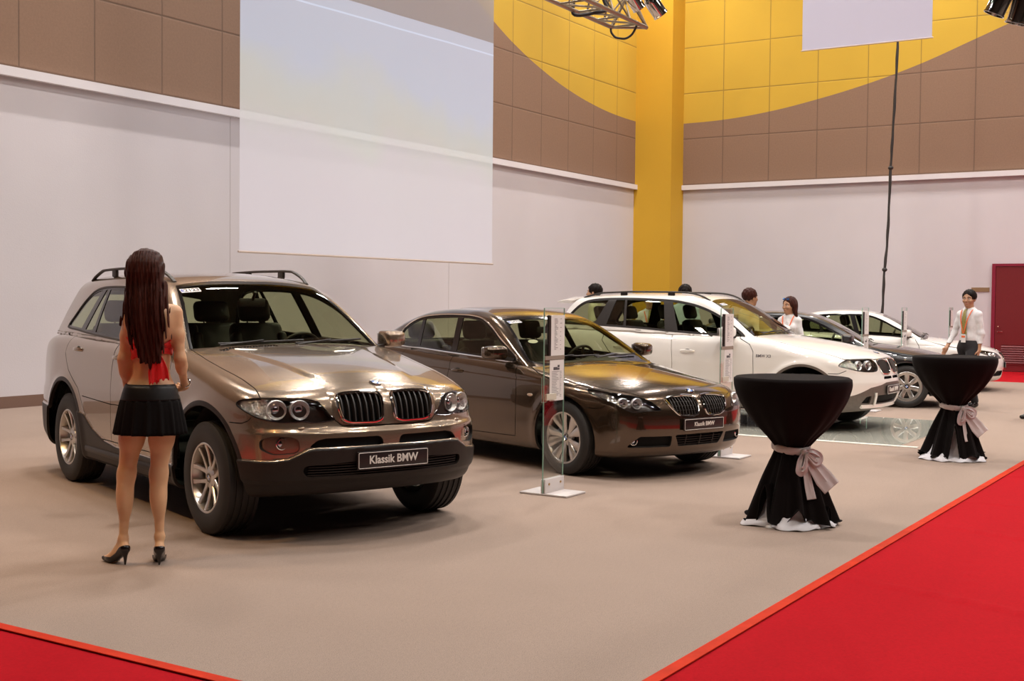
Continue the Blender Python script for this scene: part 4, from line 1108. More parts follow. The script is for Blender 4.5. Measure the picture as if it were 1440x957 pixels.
def scale_cfg(base, name, sx, sy, sz, **kw):
    b = CARS[base]; shp = scaled_shape(b['shape'], sx, sy, sz); c = dict(b); c['shape'] = shp
    P2 = lambda P, a, b_: np.asarray(P, float) * np.array([a, b_])
    c['len'] = tuple(v * sx for v in b['len']); c['xr'] = b['xr'] * sx; c['gz'] = tuple(v * sz for v in b['gz'])
    sc = lambda fn: (lambda x, y, z: fn(x / sx, y / sy, z / sz) * min(sx, sz))
    c['regions'] = [(l, sc(f)) for l, f in b['regions']]; c['hood'] = sc(b['hood']); c['hood_z'] = b['hood_z'] * sz
    c['doors'] = [P2(d, sx, sz) for d in b['doors']]
    c['lines'] = [([(p[0] * (sx if ax == 'side' else sy), p[1] * sz) for p in l], ax, m) for l, ax, m in b['lines']]
    k = dict(b['kidney']); k['poly'] = P2(k['poly'], sy, sz); k['cross'] = [v * sz for v in k.get('cross', [])]; c['kidney'] = k
    l = dict(b['lamp']); l['poly'] = P2(l['poly'], sy, sz); l['rings'] = [(a * sy, d * sz, r * sz) for a, d, r in l['rings']]; l['indicator'] = P2(l['indicator'], sy, sz); c['lamp'] = l
    c['fog'] = (b['fog'][0] * sy, b['fog'][1] * sz, b['fog'][2])
    c['dlo'] = P2(b['dlo'], sx, sz); c['pillars'] = [(p[0]*sx, p[1]*sx, p[2]*sx, p[3]*sx, p[4]*sz, p[5]*sz) for p in b['pillars']]
    c['ws'] = P2(b['ws'], sy, sz); c['rw'] = P2(b['rw'], sy, sz); c['wsx'] = b['wsx'] * sx; c['rwx'] = b['rwx'] * sx; c['sunroof'] = None
    c['floor_z'] = b['floor_z'] * sz; c['belt_z'] = b['belt_z'] * sz; c['dash_x'] = b['dash_x'] * sx; c['rv'] = (b['rv'][0] * sx, b['rv'][1] * sz)
    c['mirror'] = (b['mirror'][0] * sx, b['mirror'][1] * sy, b['mirror'][2] * sz); c['handles'] = [(a * sx, d * sz) for a, d in b['handles']]
    w = dict(b['wiper']); w['z'] *= sz; c['wiper'] = w; c['roundel'] = (b['roundel'][0] * sx, b['roundel'][1]); p = b['plate']; c['plate'] = (0, p[1] * sz, p[2], p[3]); c['ht'] = b['ht'] * sy
    c.pop('extra'); c.update(kw); CARS[name] = c
# ------------------------------------------------------------------ the hall: u along the left wall, v across, both from the camera's foot
TH, UR, VL = 1.00552, 29.9516, 14.7264
RT = Vector((math.cos(TH), math.sin(TH), 0)); RN = Vector((-math.sin(TH), math.cos(TH), 0))
RM = Matrix(((RT.x, RN.x, 0, 0), (RT.y, RN.y, 0, 0), (0, 0, 1, 0), (0, 0, 0, 1)))
def uv(u, v, z=0): return RM @ Vector((u, v, z))
def nodes_of(m): return m.node_tree.nodes, m.node_tree.links
def room_coords(nt):
    """returns sockets u, v, z measured in the hall's own axes"""
    g = nt.nodes.new('ShaderNodeNewGeometry'); sx = nt.nodes.new('ShaderNodeSeparateXYZ')
    r = nt.nodes.new('ShaderNodeVectorRotate'); r.rotation_type = 'Z_AXIS'; r.inputs['Angle'].default_value = -TH
    nt.links.new(g.outputs['Position'], r.inputs['Vector']); nt.links.new(r.outputs['Vector'], sx.inputs[0])
    return sx.outputs[0], sx.outputs[1], sx.outputs[2], r.outputs['Vector']
def mth(nt, op, a, b=None, c=None):
    n = nt.nodes.new('ShaderNodeMath'); n.operation = op
    for i, q in enumerate((a, b, c)):
        if q is None: continue
        if isinstance(q, (int, float)): n.inputs[i].default_value = q
        else: nt.links.new(q, n.inputs[i])
    return n.outputs[0]
def mixc(nt, f, a, b):
    n = nt.nodes.new('ShaderNodeMix'); n.data_type = 'RGBA'
    if isinstance(f, (int, float)): n.inputs[0].default_value = f
    else: nt.links.new(f, n.inputs[0])
    for i, q in ((6, a), (7, b)):
        if isinstance(q, tuple): n.inputs[i].default_value = (*q, 1)
        else: nt.links.new(q, n.inputs[i])
    return n.outputs[2]
def noise_fac(nt, vec, scale, detail=4, rough=.5, lo=.35, hi=.65):
    n = nt.nodes.new('ShaderNodeTexNoise'); n.inputs['Scale'].default_value = scale; n.inputs['Detail'].default_value = detail; n.inputs['Roughness'].default_value = rough
    nt.links.new(vec, n.inputs['Vector'])
    r = nt.nodes.new('ShaderNodeMapRange'); r.inputs[1].default_value = lo; r.inputs[2].default_value = hi
    nt.links.new(n.outputs['Fac'], r.inputs[0]); return r.outputs[0]
def bump(nt, b, h, strength, dist):
    bp = nt.nodes.new('ShaderNodeBump'); bp.inputs['Strength'].default_value = strength; bp.inputs['Distance'].default_value = dist
    nt.links.new(h, bp.inputs['Height']); nt.links.new(bp.outputs['Normal'], b.inputs['Normal'])
YEL = (.61, .385, .038); BRN = (.265, .160, .105)
def panel_mat(name, axis, joint0, curve):
    """acoustic panels: grey-brown below, yellow above the painted wave; curve = [(pos, z)]"""
    m, nt, b = new_mat(name); u, v, z, vec = room_coords(nt); p = u if axis == 'u' else v
    fc = nt.nodes.new('ShaderNodeFloatCurve'); cm = fc.mapping; c = cm.curves[0]
    p0, p1 = curve[0][0], curve[-1][0]
    pts = [((q - p0) / (p1 - p0), (zz - 4) / 10) for q, zz in curve]
    c.points[0].location = pts[0]; c.points[1].location = pts[-1]
    for q in pts[1:-1]: c.points.new(*q)
    cm.update()
    t = mth(nt, 'DIVIDE', mth(nt, 'SUBTRACT', p, p0), p1 - p0); nt.links.new(t, fc.inputs['Value'])
    zc = mth(nt, 'MULTIPLY_ADD', fc.outputs[0], 10, 4)
    up = mth(nt, 'GREATER_THAN', z, zc)
    spot = noise_fac(nt, vec, 26, 6, .7, .3, .7); big = noise_fac(nt, vec, .5, 2)
    br = mixc(nt, spot, tuple(k * .92 for k in BRN), tuple(k * 1.08 for k in BRN)); ye = mixc(nt, big, tuple(k * .96 for k in YEL), tuple(min(1, k * 1.04) for k in YEL))
    col = mixc(nt, up, br, ye)
    # joints between panels
    fx = mth(nt, 'PINGPONG', mth(nt, 'SUBTRACT', p, joint0), 1.255 / 2); fz = mth(nt, 'PINGPONG', mth(nt, 'SUBTRACT', z, 4.65), 1.197 / 2)
    jt = mth(nt, 'MINIMUM', fx, fz)
    jl = mth(nt, 'LESS_THAN', jt, .012)
    col = mixc(nt, mth(nt, 'MULTIPLY', jl, .45), col, (.06, .04, .03)); nt.links.new(col, b.inputs['Base Color'])
    b.inputs['Roughness'].default_value = .85
    hgt = mth(nt, 'ADD', mth(nt, 'MINIMUM', mth(nt, 'MULTIPLY', jt, 40), 1), mth(nt, 'MULTIPLY', spot, .12))
    bump(nt, b, hgt, .5, .01); return m
M['panel_left'] = panel_mat('wall panels left', 'u', 10.54, [(-12,13.5),(8,12.5),(14,11.2),(18,9.8),(20.5,8.5),(22.516,7.493),(23.425,7.15),(24.387,6.867),(25.583,6.600),(27.058,6.395),(28.146,6.32),(29.3,6.30),(32,6.3)])
M['panel_right'] = panel_mat('wall panels right', 'v', 6.26, [(-20,13.9),(-6,12),(0,9.9),(3,8.85),(5.398,8.05),(6.31,7.71),(7.592,7.24),(8.807,6.89),(10.081,6.61),(11.269,6.41),(12.51,6.290),(13.7,6.262),(16,6.25)])
def wall_paint(name, col, amt=.03):
    m, nt, b = new_mat(name); u, v, z, vec = room_coords(nt)
    f = noise_fac(nt, vec, .45, 3); g = noise_fac(nt, vec, 60, 3)
    c = mixc(nt, f, tuple(k * (1 - amt) for k in col), tuple(min(1, k * (1 + amt)) for k in col)); nt.links.new(c, b.inputs['Base Color'])
    b.inputs['Roughness'].default_value = .75; b.inputs['Specular IOR Level'].default_value = .25; bump(nt, b, g, .15, .003); return m
M['wall'] = wall_paint('lower wall paint', (.66, .62, .645))
M['ledge'] = wall_paint('ledge paint', (.78, .74, .76))
M['pillar'] = wall_paint('yellow pillar paint', (.66, .38, .035))
M['ceil'] = wall_paint('hall ceiling', (.035, .03, .026)); M['dark_wall'] = wall_paint('dark hall wall', (.05, .035, .03))
M['skirt_board'] = wall_paint('skirting', (.20, .12, .09))
def carpet_mat(name, col, amt, fine, wear=None, sheen=.0):
    m, nt, b = new_mat(name); u, v, z, vec = room_coords(nt)
    a = noise_fac(nt, vec, fine, 3, .7, .25, .75); bg = noise_fac(nt, vec, 1.3, 5, .6, .3, .7)
    c = mixc(nt, a, tuple(k * (1 - amt) for k in col), tuple(min(1, k * (1 + amt)) for k in col))
    md = noise_fac(nt, vec, 42, 3, .7, .3, .7); c = mixc(nt, mth(nt, 'MULTIPLY', md, .22), c, tuple(min(1, k * 1.5) for k in col))
    c = mixc(nt, mth(nt, 'MULTIPLY', bg, .18), c, tuple(k * .72 for k in col) if wear is None else wear)
    nt.links.new(c, b.inputs['Base Color']); b.inputs['Roughness'].default_value = .95; b.inputs['Specular IOR Level'].default_value = .1
    b.inputs['Sheen Weight'].default_value = sheen
    bump(nt, b, a, .12, .003); return m
M['grey_carpet'] = carpet_mat('grey loop carpet', (.305, .230, .187), .48, 210)
M['red_carpet'] = carpet_mat('red carpet', (.37, .0035, .009), .16, 70, wear=(.28, .003, .006), sheen=0)
M['tape'] = pbr('red tape', (.52, .032, .010), .7, spec=.1, noise=(9, .12))
M['slab'] = pbr('hall floor slab', (.07, .05, .04), .8, noise=(3, .1))

def rbox(name, mat, u0, u1, v0, v1, z0, z1, kind='structure', parent=None):
    mb = MB(); mb.box(u0, u1, v0, v1, z0, z1, RM); o = mb.build(name, mat, parent)
    if kind: o['kind'] = kind
    return o
U0, V0, HC = -9.0, -16.0, 12.5
rbox('floor', M['slab'], U0, UR + .3, V0, VL + .3, -.25, -.02)
rbox('ceiling', M['ceil'], U0 - .3, UR + .3, V0 - .3, VL + .3, HC, HC + .3)
rbox('wall_left', M['wall'], U0, UR, VL, VL + .3, -.02, 4.56); rbox('wall_left_upper', M['panel_left'], U0, UR, VL - .03, VL + .3, 4.56, HC)
rbox('wall_right', M['wall'], UR, UR + .3, V0, VL + .3, -.02, 4.56); rbox('wall_right_upper', M['panel_right'], UR - .03, UR + .3, V0, VL - .03, 4.56, HC)
rbox('wall_front', M['dark_wall'], U0 - .3, U0, V0, VL + .3, -.02, HC)
rbox('wall_side', M['dark_wall'], U0, UR + .3, V0 - .3, V0, -.02, HC)
rbox('trim_1', M['ledge'], U0, 29.18, VL - .11, VL - .03, 4.50, 4.625)
rbox('trim_2', M['ledge'], UR - .11, UR - .03, V0, 13.65, 4.50, 4.625)
rbox('baseboard_left', M['skirt_board'], U0, 29.18, VL - .02, VL, -.02, .16)
rbox('baseboard_right', M['skirt_board'], UR - .02, UR, 5.80, 13.65, -.02, .10)
rbox('wall_corner_pillar', M['pillar'], 29.18, UR, 13.65, VL, -.02, HC)
# fine joints of the lower boards
jm = pbr('board joint', (.50, .45, .45), .8)
for i, u_ in enumerate((14.52, 20.74)): rbox('trim_%d' % (3 + i), jm, u_ - .005, u_ + .005, VL - .003, VL, .16, 4.5)
# ---- floor coverings
def carpet_sheet(name, mat, poly, z0, z1, label, cat, fold=None):
    mb = MB(); mb.prism([(uv(a, b).x, uv(a, b).y) for a, b in poly], z0, z1); o = mb.build(name, mat); return tag(o, label, cat)
c1 = carpet_sheet('grey_carpet', M['grey_carpet'], [(3.50,2.15),(25.9,2.15),(25.9,14.70),(3.50,14.70)], -.02, 0, 'wide grey-beige display carpet the cars and cocktail tables stand on', 'carpet')
def folded_carpet(name, u0, u1, v0, v1, label, seed, nu, nv, creases):
    r_ = random.Random(seed); vs = []; fs = []
    for i in range(nu + 1):
        for j in range(nv + 1):
            a = u0 + (u1 - u0) * i / nu; b = v0 + (v1 - v0) * j / nv; z = -.006
            for (ca, cb, ang, ln, wd, hh) in creases:
                du, dv = a - ca, b - cb; p = du * math.cos(ang) + dv * math.sin(ang); q = -du * math.sin(ang) + dv * math.cos(ang) + .05 * math.sin(p * 2.1)
                z += 1.7 * hh * math.exp(-(q / wd) ** 2) * math.exp(-(p / ln) ** 4)
            vs.append(uv(a, b, z))
    for i in range(nu):
        for j in range(nv):
            k = i * (nv + 1) + j; fs.append((k, k + nv + 1, k + nv + 2, k + 1))
    mb = MB(); mb.smooth = True; mb.add(vs, fs); o = mb.build(name, M['red_carpet'], angle=0)
    o.data.polygons.foreach_set('use_smooth', [True] * len(o.data.polygons))
    return tag(o, label, 'carpet')
cr1 = [(6.5, 1.1, 1.35, .9, .02, .010), (5.3, 1.55, .55, .8, .02, .008), (8.3, .9, 1.2, 1.2, .02, .010), (9.8, 1.0, 1.45, 1.1, .02, .008), (6.0, .4, -.4, .7, .03, .006), (11.5, 1.3, 1.4, 1.0, .02, .009), (4.6, 1.2, .9, .5, .02, .007), (7.3, 1.5, .3, .5, .015, .006)]
folded_carpet('red_carpet', 3.50, 25.9, -1.6, 2.11, 'long red aisle carpet running from the camera along the right of the display', 3, 420, 90, cr1)
folded_carpet('red_carpet', .6, 3.46, -1.6, 12.5, 'red aisle carpet in the bottom left corner of the photo', 4, 70, 160, [(2.9, 5.2, 1.5, .6, .02, .005), (2.5, 4.2, .4, .5, .02, .006)])
c4 = carpet_sheet('red_carpet', M['red_carpet'], [(25.9,-15),(29.9,-15),(29.9,6.4),(25.9,6.4)], -.02, .001, 'red carpet strip in front of the dark red door', 'carpet')
tp = MB(); tp.box(3.46, 25.9, 2.105, 2.165, -.001, .004, RM); tag(tp.build('carpet_tape', M['tape']), 'bright red tape sealing the long edge between grey and red carpet', 'tape')
tp = MB(); tp.box(3.455, 3.515, 2.165, 12.5, -.001, .004, RM); tag(tp.build('carpet_tape', M['tape']), 'bright red tape along the short carpet edge at bottom left', 'tape')
# ---- glass floor under the white cars
gm, nt, b = new_mat('glossy pale glass floor'); u, v, z, vec = room_coords(nt)
f = noise_fac(nt, vec, .8, 3); nt.links.new(mixc(nt, f, (.54, .54, .46), (.62, .61, .53)), b.inputs['Base Color'])
b.inputs['Roughness'].default_value = .025; b.inputs['Specular IOR Level'].default_value = .9; b.inputs['Coat Weight'].default_value = .4; b.inputs['Coat Roughness'].default_value = .01
gf = empty('glass_floor', uv(14.9, 6.5)); tag(gf, 'pale reflective glass floor panels under the white compact suv', 'glass floor')
k = 0
gfi = gf.location
for i in range(5):
    a0, a1 = 3.5 + i * 2.3, 3.5 + (i + 1) * 2.3 - .012
    mb = MB(); mb.box(13.36, 16.55, a0, a1, .001, .008, RM); o = mb.build('floor_panel', gm); o.parent = gf; o.matrix_parent_inverse = Matrix.Translation(-gfi)
mb = MB(); mb.box(13.27, 13.355, 3.3, 14.2, .001, .010, RM); o = mb.build('edge_strip', pbr('white edge strip', (.92, .90, .82), .35)); o.parent = gf; o.matrix_parent_inverse = Matrix.Translation(-gfi); o['label'] = 'white edge strip'
# ---- red door, plaque
M['door_red'] = pbr('dark red door paint', (.17, .008, .012), .45, noise=(60, .10)); M['frame_red'] = pbr('red door frame', (.24, .010, .035), .4)
dr = bpy.data.objects.new('door_1', None); COL.objects.link(dr); dr['kind'] = 'structure'; dr.location = uv(UR, 5.1)
def on(parent, o): o.parent = parent; o.matrix_parent_inverse = Matrix.Translation(-Vector(parent.location)); return o
mb = MB(); mb.box(UR - .07, UR, 5.72, 5.80, 0, 2.49, RM); mb.box(UR - .07, UR, 3.70, 3.78, 0, 2.49, RM); mb.box(UR - .07, UR, 3.78, 5.72, 2.43, 2.49, RM); on(dr, mb.build('door_frame', M['frame_red']))
for v0_, v1_ in ((4.755, 5.715), (3.785, 4.745)):
    mb = MB(); mb.box(UR - .055, UR - .005, v0_, v1_, .01, 2.425, RM); lf = on(dr, mb.build('door_leaf', M['door_red']))
    mb = MB()
    mb.box(UR - .066, UR - .054, v0_ + .14, v1_ - .14, .16, .19, RM); mb.box(UR - .066, UR - .054, v0_ + .14, v1_ - .14, .62, .65, RM)
    mb.box(UR - .066, UR - .054, v0_ + .12, v0_ + .15, .16, .65, RM); mb.box(UR - .066, UR - .054, v1_ - .15, v1_ - .12, .16, .65, RM)
    for q in range(8):
        z_ = .205 + q * .052; mb.add([uv(UR - .056, v0_ + .15, z_ + .035), uv(UR - .056, v1_ - .15, z_ + .035), uv(UR - .078, v1_ - .15, z_), uv(UR - .078, v0_ + .15, z_), uv(UR - .072, v0_ + .15, z_ - .006), uv(UR - .072, v1_ - .15, z_ - .006)], [(0, 1, 2, 3), (3, 2, 5, 4)])
    o = mb.build('louvre_vent', M['door_red'], lf)
mb = MB(); mb.smooth = True
mb.tube([uv(UR - .055, 5.64, .92), uv(UR - .11, 5.64, .92)], .012, 8); mb.tube([uv(UR - .11, 5.645, .92), uv(UR - .11, 5.53, .92)], .011, 8); mb.sphere(uv(UR - .06, 5.64, 1.03), .022, 12, 8)
on(dr, mb.build('door_handle', M['chrome']))
mb = MB(); mb.box(UR - .015, UR, 5.86, 6.26, 1.84, 1.94, RM); sg = mb.build('wall_plaque', pbr('brass plaque', (.34, .22, .12), .35, .3)); tag(sg, 'small dull brass name plaque on the wall beside the red door', 'plaque')
# ------------------------------------------------------------------ hanging screen, hanging cloth, cable, truss
def pix(px, py, depth):
    """a point seen at pixel (px,py) of the 1440x957 frame at the given depth (metres along the view axis)"""
    d = _f + _r2 * ((px - 720) / CF) - _u2 * ((py - 478.5) / CF); return Vector((0, 0, CH)) + d * depth
sm = bpy.data.materials.new('sheer screen cloth'); sm.use_nodes = True; nt = sm.node_tree; nt.nodes.clear()
out = nt.nodes.new('ShaderNodeOutputMaterial'); tc = nt.nodes.new('ShaderNodeTexCoord'); sx = nt.nodes.new('ShaderNodeSeparateXYZ'); nt.links.new(tc.outputs['UV'], sx.inputs[0])
X_, Y_ = sx.outputs[0], sx.outputs[1]
n1 = nt.nodes.new('ShaderNodeTexNoise'); n1.inputs['Scale'].default_value = 2.6; n1.inputs['Detail'].default_value = 3; nt.links.new(tc.outputs['UV'], n1.inputs['Vector'])
edge = mth(nt, 'MULTIPLY_ADD', mth(nt, 'SUBTRACT', n1.outputs['Fac'], .5), .42, Y_)
edge = mth(nt, 'MULTIPLY_ADD', X_, .10, edge)
cr = nt.nodes.new('ShaderNodeValToRGB'); e = cr.color_ramp.elements
e[0].position = 0; e[0].color = (.80, .70, .74, 1); e[1].position = 1; e[1].color = (.55, .70, 1, 1)
for p_, c_ in ((.15, (.80, .70, .74)), (.28, (.80, .73, .74)), (.36, (.74, .78, .66)), (.43, (.70, .80, .74)), (.50, (.60, .76, 1.0))):
    q_ = e.new(p_); q_.color = (*c_, 1)
nt.links.new(edge, cr.inputs[0])
tr = nt.nodes.new('ShaderNodeBsdfTransparent'); df = nt.nodes.new('ShaderNodeBsdfDiffuse'); tl = nt.nodes.new('ShaderNodeBsdfTranslucent'); em = nt.nodes.new('ShaderNodeEmission')
for q_ in (df, tl): q_.inputs['Color'].default_value = (.53, .54, .59, 1)
nt.links.new(cr.outputs[0], em.inputs[0])
lit = mth(nt, 'LESS_THAN', Y_, .622); ln_ = mth(nt, 'LESS_THAN', mth(nt, 'ABSOLUTE', mth(nt, 'SUBTRACT', Y_, .588)), .0022); SCREEN_EM = mth(nt, 'ADD', mth(nt, 'MULTIPLY', lit, .40), mth(nt, 'MULTIPLY', ln_, .25)); nt.links.new(SCREEN_EM, em.inputs[1])  # projected light is put into the cloth as its own emission
a1 = nt.nodes.new('ShaderNodeMixShader'); a1.inputs[0].default_value = .45; nt.links.new(df.outputs[0], a1.inputs[1]); nt.links.new(tl.outputs[0], a1.inputs[2])
a2 = nt.nodes.new('ShaderNodeAddShader'); nt.links.new(a1.outputs[0], a2.inputs[0]); nt.links.new(em.outputs[0], a2.inputs[1])
a3 = nt.nodes.new('ShaderNodeMixShader'); a3.inputs[0].default_value = .83; nt.links.new(tr.outputs[0], a3.inputs[1]); nt.links.new(a2.outputs[0], a3.inputs[2]); nt.links.new(a3.outputs[0], out.inputs[0])
M['screen'] = sm
def hanging(name, pl, pr, height, mat, label, cat, waves=.01, nx=40, nz=24, rod=.016):
    """cloth hanging from above: pl, pr = bottom corners"""
    root = empty(name, (pl + pr) / 2); tag(root, label, cat)
    inv = Matrix.Translation(-Vector(root.location))
    e = (pr - pl); L = e.length; e.normalize(); nrm = Vector((e.y, -e.x, 0)); me_v = []; uvs = []
    for j in range(nz + 1):
        for i in range(nx + 1):
            a, b_ = i / nx, j / nz; w = waves * (math.sin(a * 17 + b_ * 1.2) + .5 * math.sin(a * 41 + 2 * b_)) * (.4 + .6 * b_)
            me_v.append(inv @ (pl + e * (L * a) + Vector((0, 0, height * b_)) + nrm * w)); uvs.append((a, b_))
    fs = [(j * (nx + 1) + i, j * (nx + 1) + i + 1, (j + 1) * (nx + 1) + i + 1, (j + 1) * (nx + 1) + i) for j in range(nz) for i in range(nx)]
    me = bpy.data.meshes.new('cloth'); me.from_pydata(me_v, [], fs); ul = me.uv_layers.new(name='UVMap')
    for p_ in me.polygons:
        for li in p_.loop_indices: ul.data[li].uv = uvs[me.loops[li].vertex_index]
    me.polygons.foreach_set('use_smooth', [True] * len(me.polygons))
    o = link('cloth', me, mat, root)
    mb = MB(); mb.smooth = True; mb.tube([inv @ (pl - e * .02), inv @ (pr + e * .02)], rod, 8); mb.build('bottom_batten', pbr('batten', (.55, .44, .38), .5), root)
    mb = MB(); mb.smooth = True; up = Vector((0, 0, height)); mb.tube([inv @ (pl + up - e * .1), inv @ (pr + up + e * .1)], .03, 8); mb.build('top_batten', M['alloy_dark'], root)
    for t_ in (.05, .95):
        mb = MB(); mb.tube([inv @ (pl + e * (L * t_) + up), inv @ (pl + e * (L * t_) + Vector((0, 0, HC - pl.z - .01)))], .004, 6); mb.build('suspension_wire', M['alloy_dark'], root)
    return root
pl_, pr_ = pix(336.5, 353, 17.3), pix(692, 371.5, 22.2)
pr_.z = pl_.z = (pl_.z + pr_.z) / 2
hanging('projection_screen', pl_, pr_, 6.4, M['screen'], 'huge sheer white projection screen with pale blue image hung over the left wall', 'screen')
wc = new_mat('white banner cloth'); wc[2].inputs['Base Color'].default_value = (.68, .66, .80, 1); wc[2].inputs['Roughness'].default_value = .8; wc[2].inputs['Emission Color'].default_value = (.9, .86, 1, 1); wc[2].inputs['Emission Strength'].default_value = 0.0
M['banner'] = wc[0]
pl_, pr_ = pix(1128, 72, 22.0), pix(1310.5, 52.5, 20.78)
pr_.z = pl_.z = (pl_.z + pr_.z) / 2
hanging('hanging_banner', pl_, pr_, 3.2, M['banner'], 'plain white cloth banner hung high before the yellow right wall', 'banner', waves=.012, rod=.012)
mb = MB(); mb.smooth = True
cp = [(1264, -170), (1263, -60), (1262.5, 40), (1261, 90), (1258, 150), (1254.5, 200), (1252.5, 236), (1250, 300), (1247, 345), (1244, 378), (1242.5, 410), (1240, 445), (1237, 480)]
P_ = [pix(a, b, 24.6) for a, b in cp]; P_.append(Vector((P_[-1].x - .05, P_[-1].y, .02)))
P_ = [P_[0] + Vector((0, 0, HC - P_[0].z - .02))] + P_
Q_ = catmull([tuple(p) for p in P_], 6, closed=False)
mb.tube([Vector(p) + Vector((.004 * math.sin(i * .37) + .003 * math.sin(i * 1.3), 0, 0)) for i, p in enumerate(Q_)], [.027 + .004 * math.sin(i * .9) for i in range(len(Q_))], 8)
for a, b in ((1252.5, 236), (1244, 379)): mb.sphere(pix(a, b, 24.6), .055, 10, 8, (1, 1, .8))
tag(mb.build('cable_bundle', M['plastic']), 'thick black taped cable bundle hanging down in front of the right wall', 'cable')
# ---- lighting trusses with spot lamps
def par_can(mb_unused, p, d, r=.10, L=.32, label='chrome par can', group=None, place=''):
    root = empty('spot_lamp', p); d = Vector(d).normalized(); Mx = frame_at(Vector((0, 0, 0)), Vector((0, 1, .3)), d)
    tag(root, label, 'spot lamp', group)
    mb = MB(); mb.smooth = True
    mb.lathe([(.0001, -L * .55), (r * .45, -L * .55), (r * .55, -L * .45), (r * .62, -L * .30), (r * .95, -L * .12), (r, 0), (r, L * .55), (r * 1.06, L * .56), (r * 1.06, L * .60), (r * .96, L * .60), (r * .95, 0), (r * .5, -L * .2)], 28, Mx)
    mb.build('housing', M['chrome'], root)
    mb = MB(); mb.disc(r * .9, L * .1, 24, Mx); o = mb.build('lamp_face', pbr('lit lamp face', (1, .8, .5), .3, emit=((1, .62, .30), 6)), root)
    mb = MB(); mb.smooth = True
    up = Vector((0, 0, 1)); s_ = Mx.to_3x3() @ Vector((1, 0, 0))
    mb.tube([s_ * r * 1.12, s_ * r * 1.2 + up * .16, -s_ * r * 1.2 + up * .16, -s_ * r * 1.12], .009, 6); mb.tube([up * .16, up * .24], .012, 6)
    mb.build('yoke', M['gloss_black'], root)
    return root
M['truss'] = pbr('truss aluminium', (.34, .27, .19), .38, .9)
def truss(name, A, B, C, direction, n, step, label, mat=None):
    """three chords starting at A, B (lower) and C (upper), running along direction"""
    root = empty(name, A); tag(root, label, 'truss'); inv = -A; d = Vector(direction).normalized(); L = n * step
    mb = MB(); mb.smooth = True
    for p in (A, B, C): mb.tube([p + inv, p + inv + d * L], .025, 10)
    mb.build('chord', M['truss'], root)
    mb = MB(); mb.smooth = True
    for (p, q) in ((A, B), (B, C), (C, A)):
        for k in range(n):
            a = p + inv + d * (k * step); b_ = q + inv + d * (k * step + step * .5); c_ = p + inv + d * ((k + 1) * step)
            mb.tube([a, b_], .012, 6); mb.tube([b_, c_], .012, 6)
    mb.build('lacing', M['truss'], root)
    mb = MB(); mb.smooth = True
    for (p, q) in ((A, B), (B, C), (C, A)): mb.tube([p + inv, q + inv], .020, 8)
    mb.build('end_frame', M['truss'], root)
    return root
TA, TB = pix(860, 41.5, 14.0), pix(909, 35.5, 14.0); zt = (TA.z + TB.z) / 2; TA.z = TB.z = zt
mid = (TA + TB) / 2; TC = mid + Vector((0, 0, .42)) ; tdir = pix(780, 9.5, 12.85) - TA; tdir.z = 0
truss('lighting_truss', TA, TB, TC, tdir, 22, .42, 'aluminium lattice lighting truss at the top centre of the photo')
par_can(None, pix(917, 3, 13.8), _r2 * .50 - _u2 * .62 + _f * .25, .085, .30, 'chrome spot lamp at the outer end of the lighting truss')
par_can(None, pix(889, -4, 13.7), _r2 * .45 - _u2 * .60 + _f * .30, .075, .26, 'chrome spot lamp just inside the end of the lighting truss')
mb = MB(); mb.smooth = True
lp = [pix(a, b, 13.9) for a, b in ((859, 40), (860, 46), (865, 52), (872, 54), (880, 54), (888, 49), (893, 41), (896, 32), (893, 30))]
mb.tube([Vector(p) for p in catmull([tuple(p) for p in lp], 5, closed=False)], .013, 8)
tag(mb.build('power_cable', M['plastic']), 'loop of black power cable drooping from the lighting truss end', 'cable')
mb = MB(); mb.smooth = True
lp = [pix(a, b, 13.2) for a, b in ((808, -4), (806, 8), (806, 19), (816, 21.5), (836, 18), (853, 14), (850, 2), (846, -8))]
mb.tube([Vector(p) for p in catmull([tuple(p) for p in lp], 3, closed=False)], .020, 8)
tag(mb.build('safety_cable', M['plastic']), 'black cable strapped across the lighting truss lattice', 'cable')
TA2 = pix(1442, -26, 10.5); truss('lighting_truss', TA2, TA2 + Vector((.4, -.3, 0)), TA2 + Vector((.2, -.1, .4)), Vector((.3, -.95, 0)), 9, .42, 'lighting truss just outside the upper right corner')
par_can(None, pix(1411, -8, 10.4), -_r2 * .32 - _u2 * .78 + _f * .2, .085, .30, 'chrome spot lamp at the upper right corner, the higher one')
par_can(None, pix(1440, 2, 10.4), -_r2 * .20 - _u2 * .85 + _f * .2, .10, .32, 'chrome spot lamp at the upper right corner, the lower one')
scale_cfg('sedan','dark_sedan',.956,.985,.968, paint='paint_black', h=.02, gap=.004, R=.316, Ra=.355)
scale_cfg('sedan','white_sedan',.956,.985,.975, paint='paint_white', h=.024, gap=.005, R=.316, Ra=.355)
for nm, oname, P_, wh, lb in (
    ('suv', 'car', X5P, (.368,.222,.235,'double5',0), 'taupe metallic suv with roof rails, the woman standing beside its front wheel'),
    ('sedan', 'car', E60P, (.328,.222,.225,'blade10',0), 'bronze metallic sedan parked behind the taupe suv'),
    ('compact_suv', 'car', X3P, (.345,.222,.235,'five',0), 'white compact suv with dark roof rails standing on the glass floor'),
    ('dark_sedan', 'car', E90P, (.316,.212,.205,'cover',0), 'black sedan with silver wheel covers behind the white suv'),
    ('white_sedan', 'car', (8.13,22.3,-.35), (.316,.205,.205,'five',0), 'cream white sedan farthest back, behind the black sedan')):
    r = empty(oname, (P_[0], P_[1], .008 if nm == 'compact_suv' else 0), P_[2]); tag(r, lb, 'car')
    CARS[nm]['wheel_obj'] = make_wheel(*wh)
    build_car(r, CARS[nm])
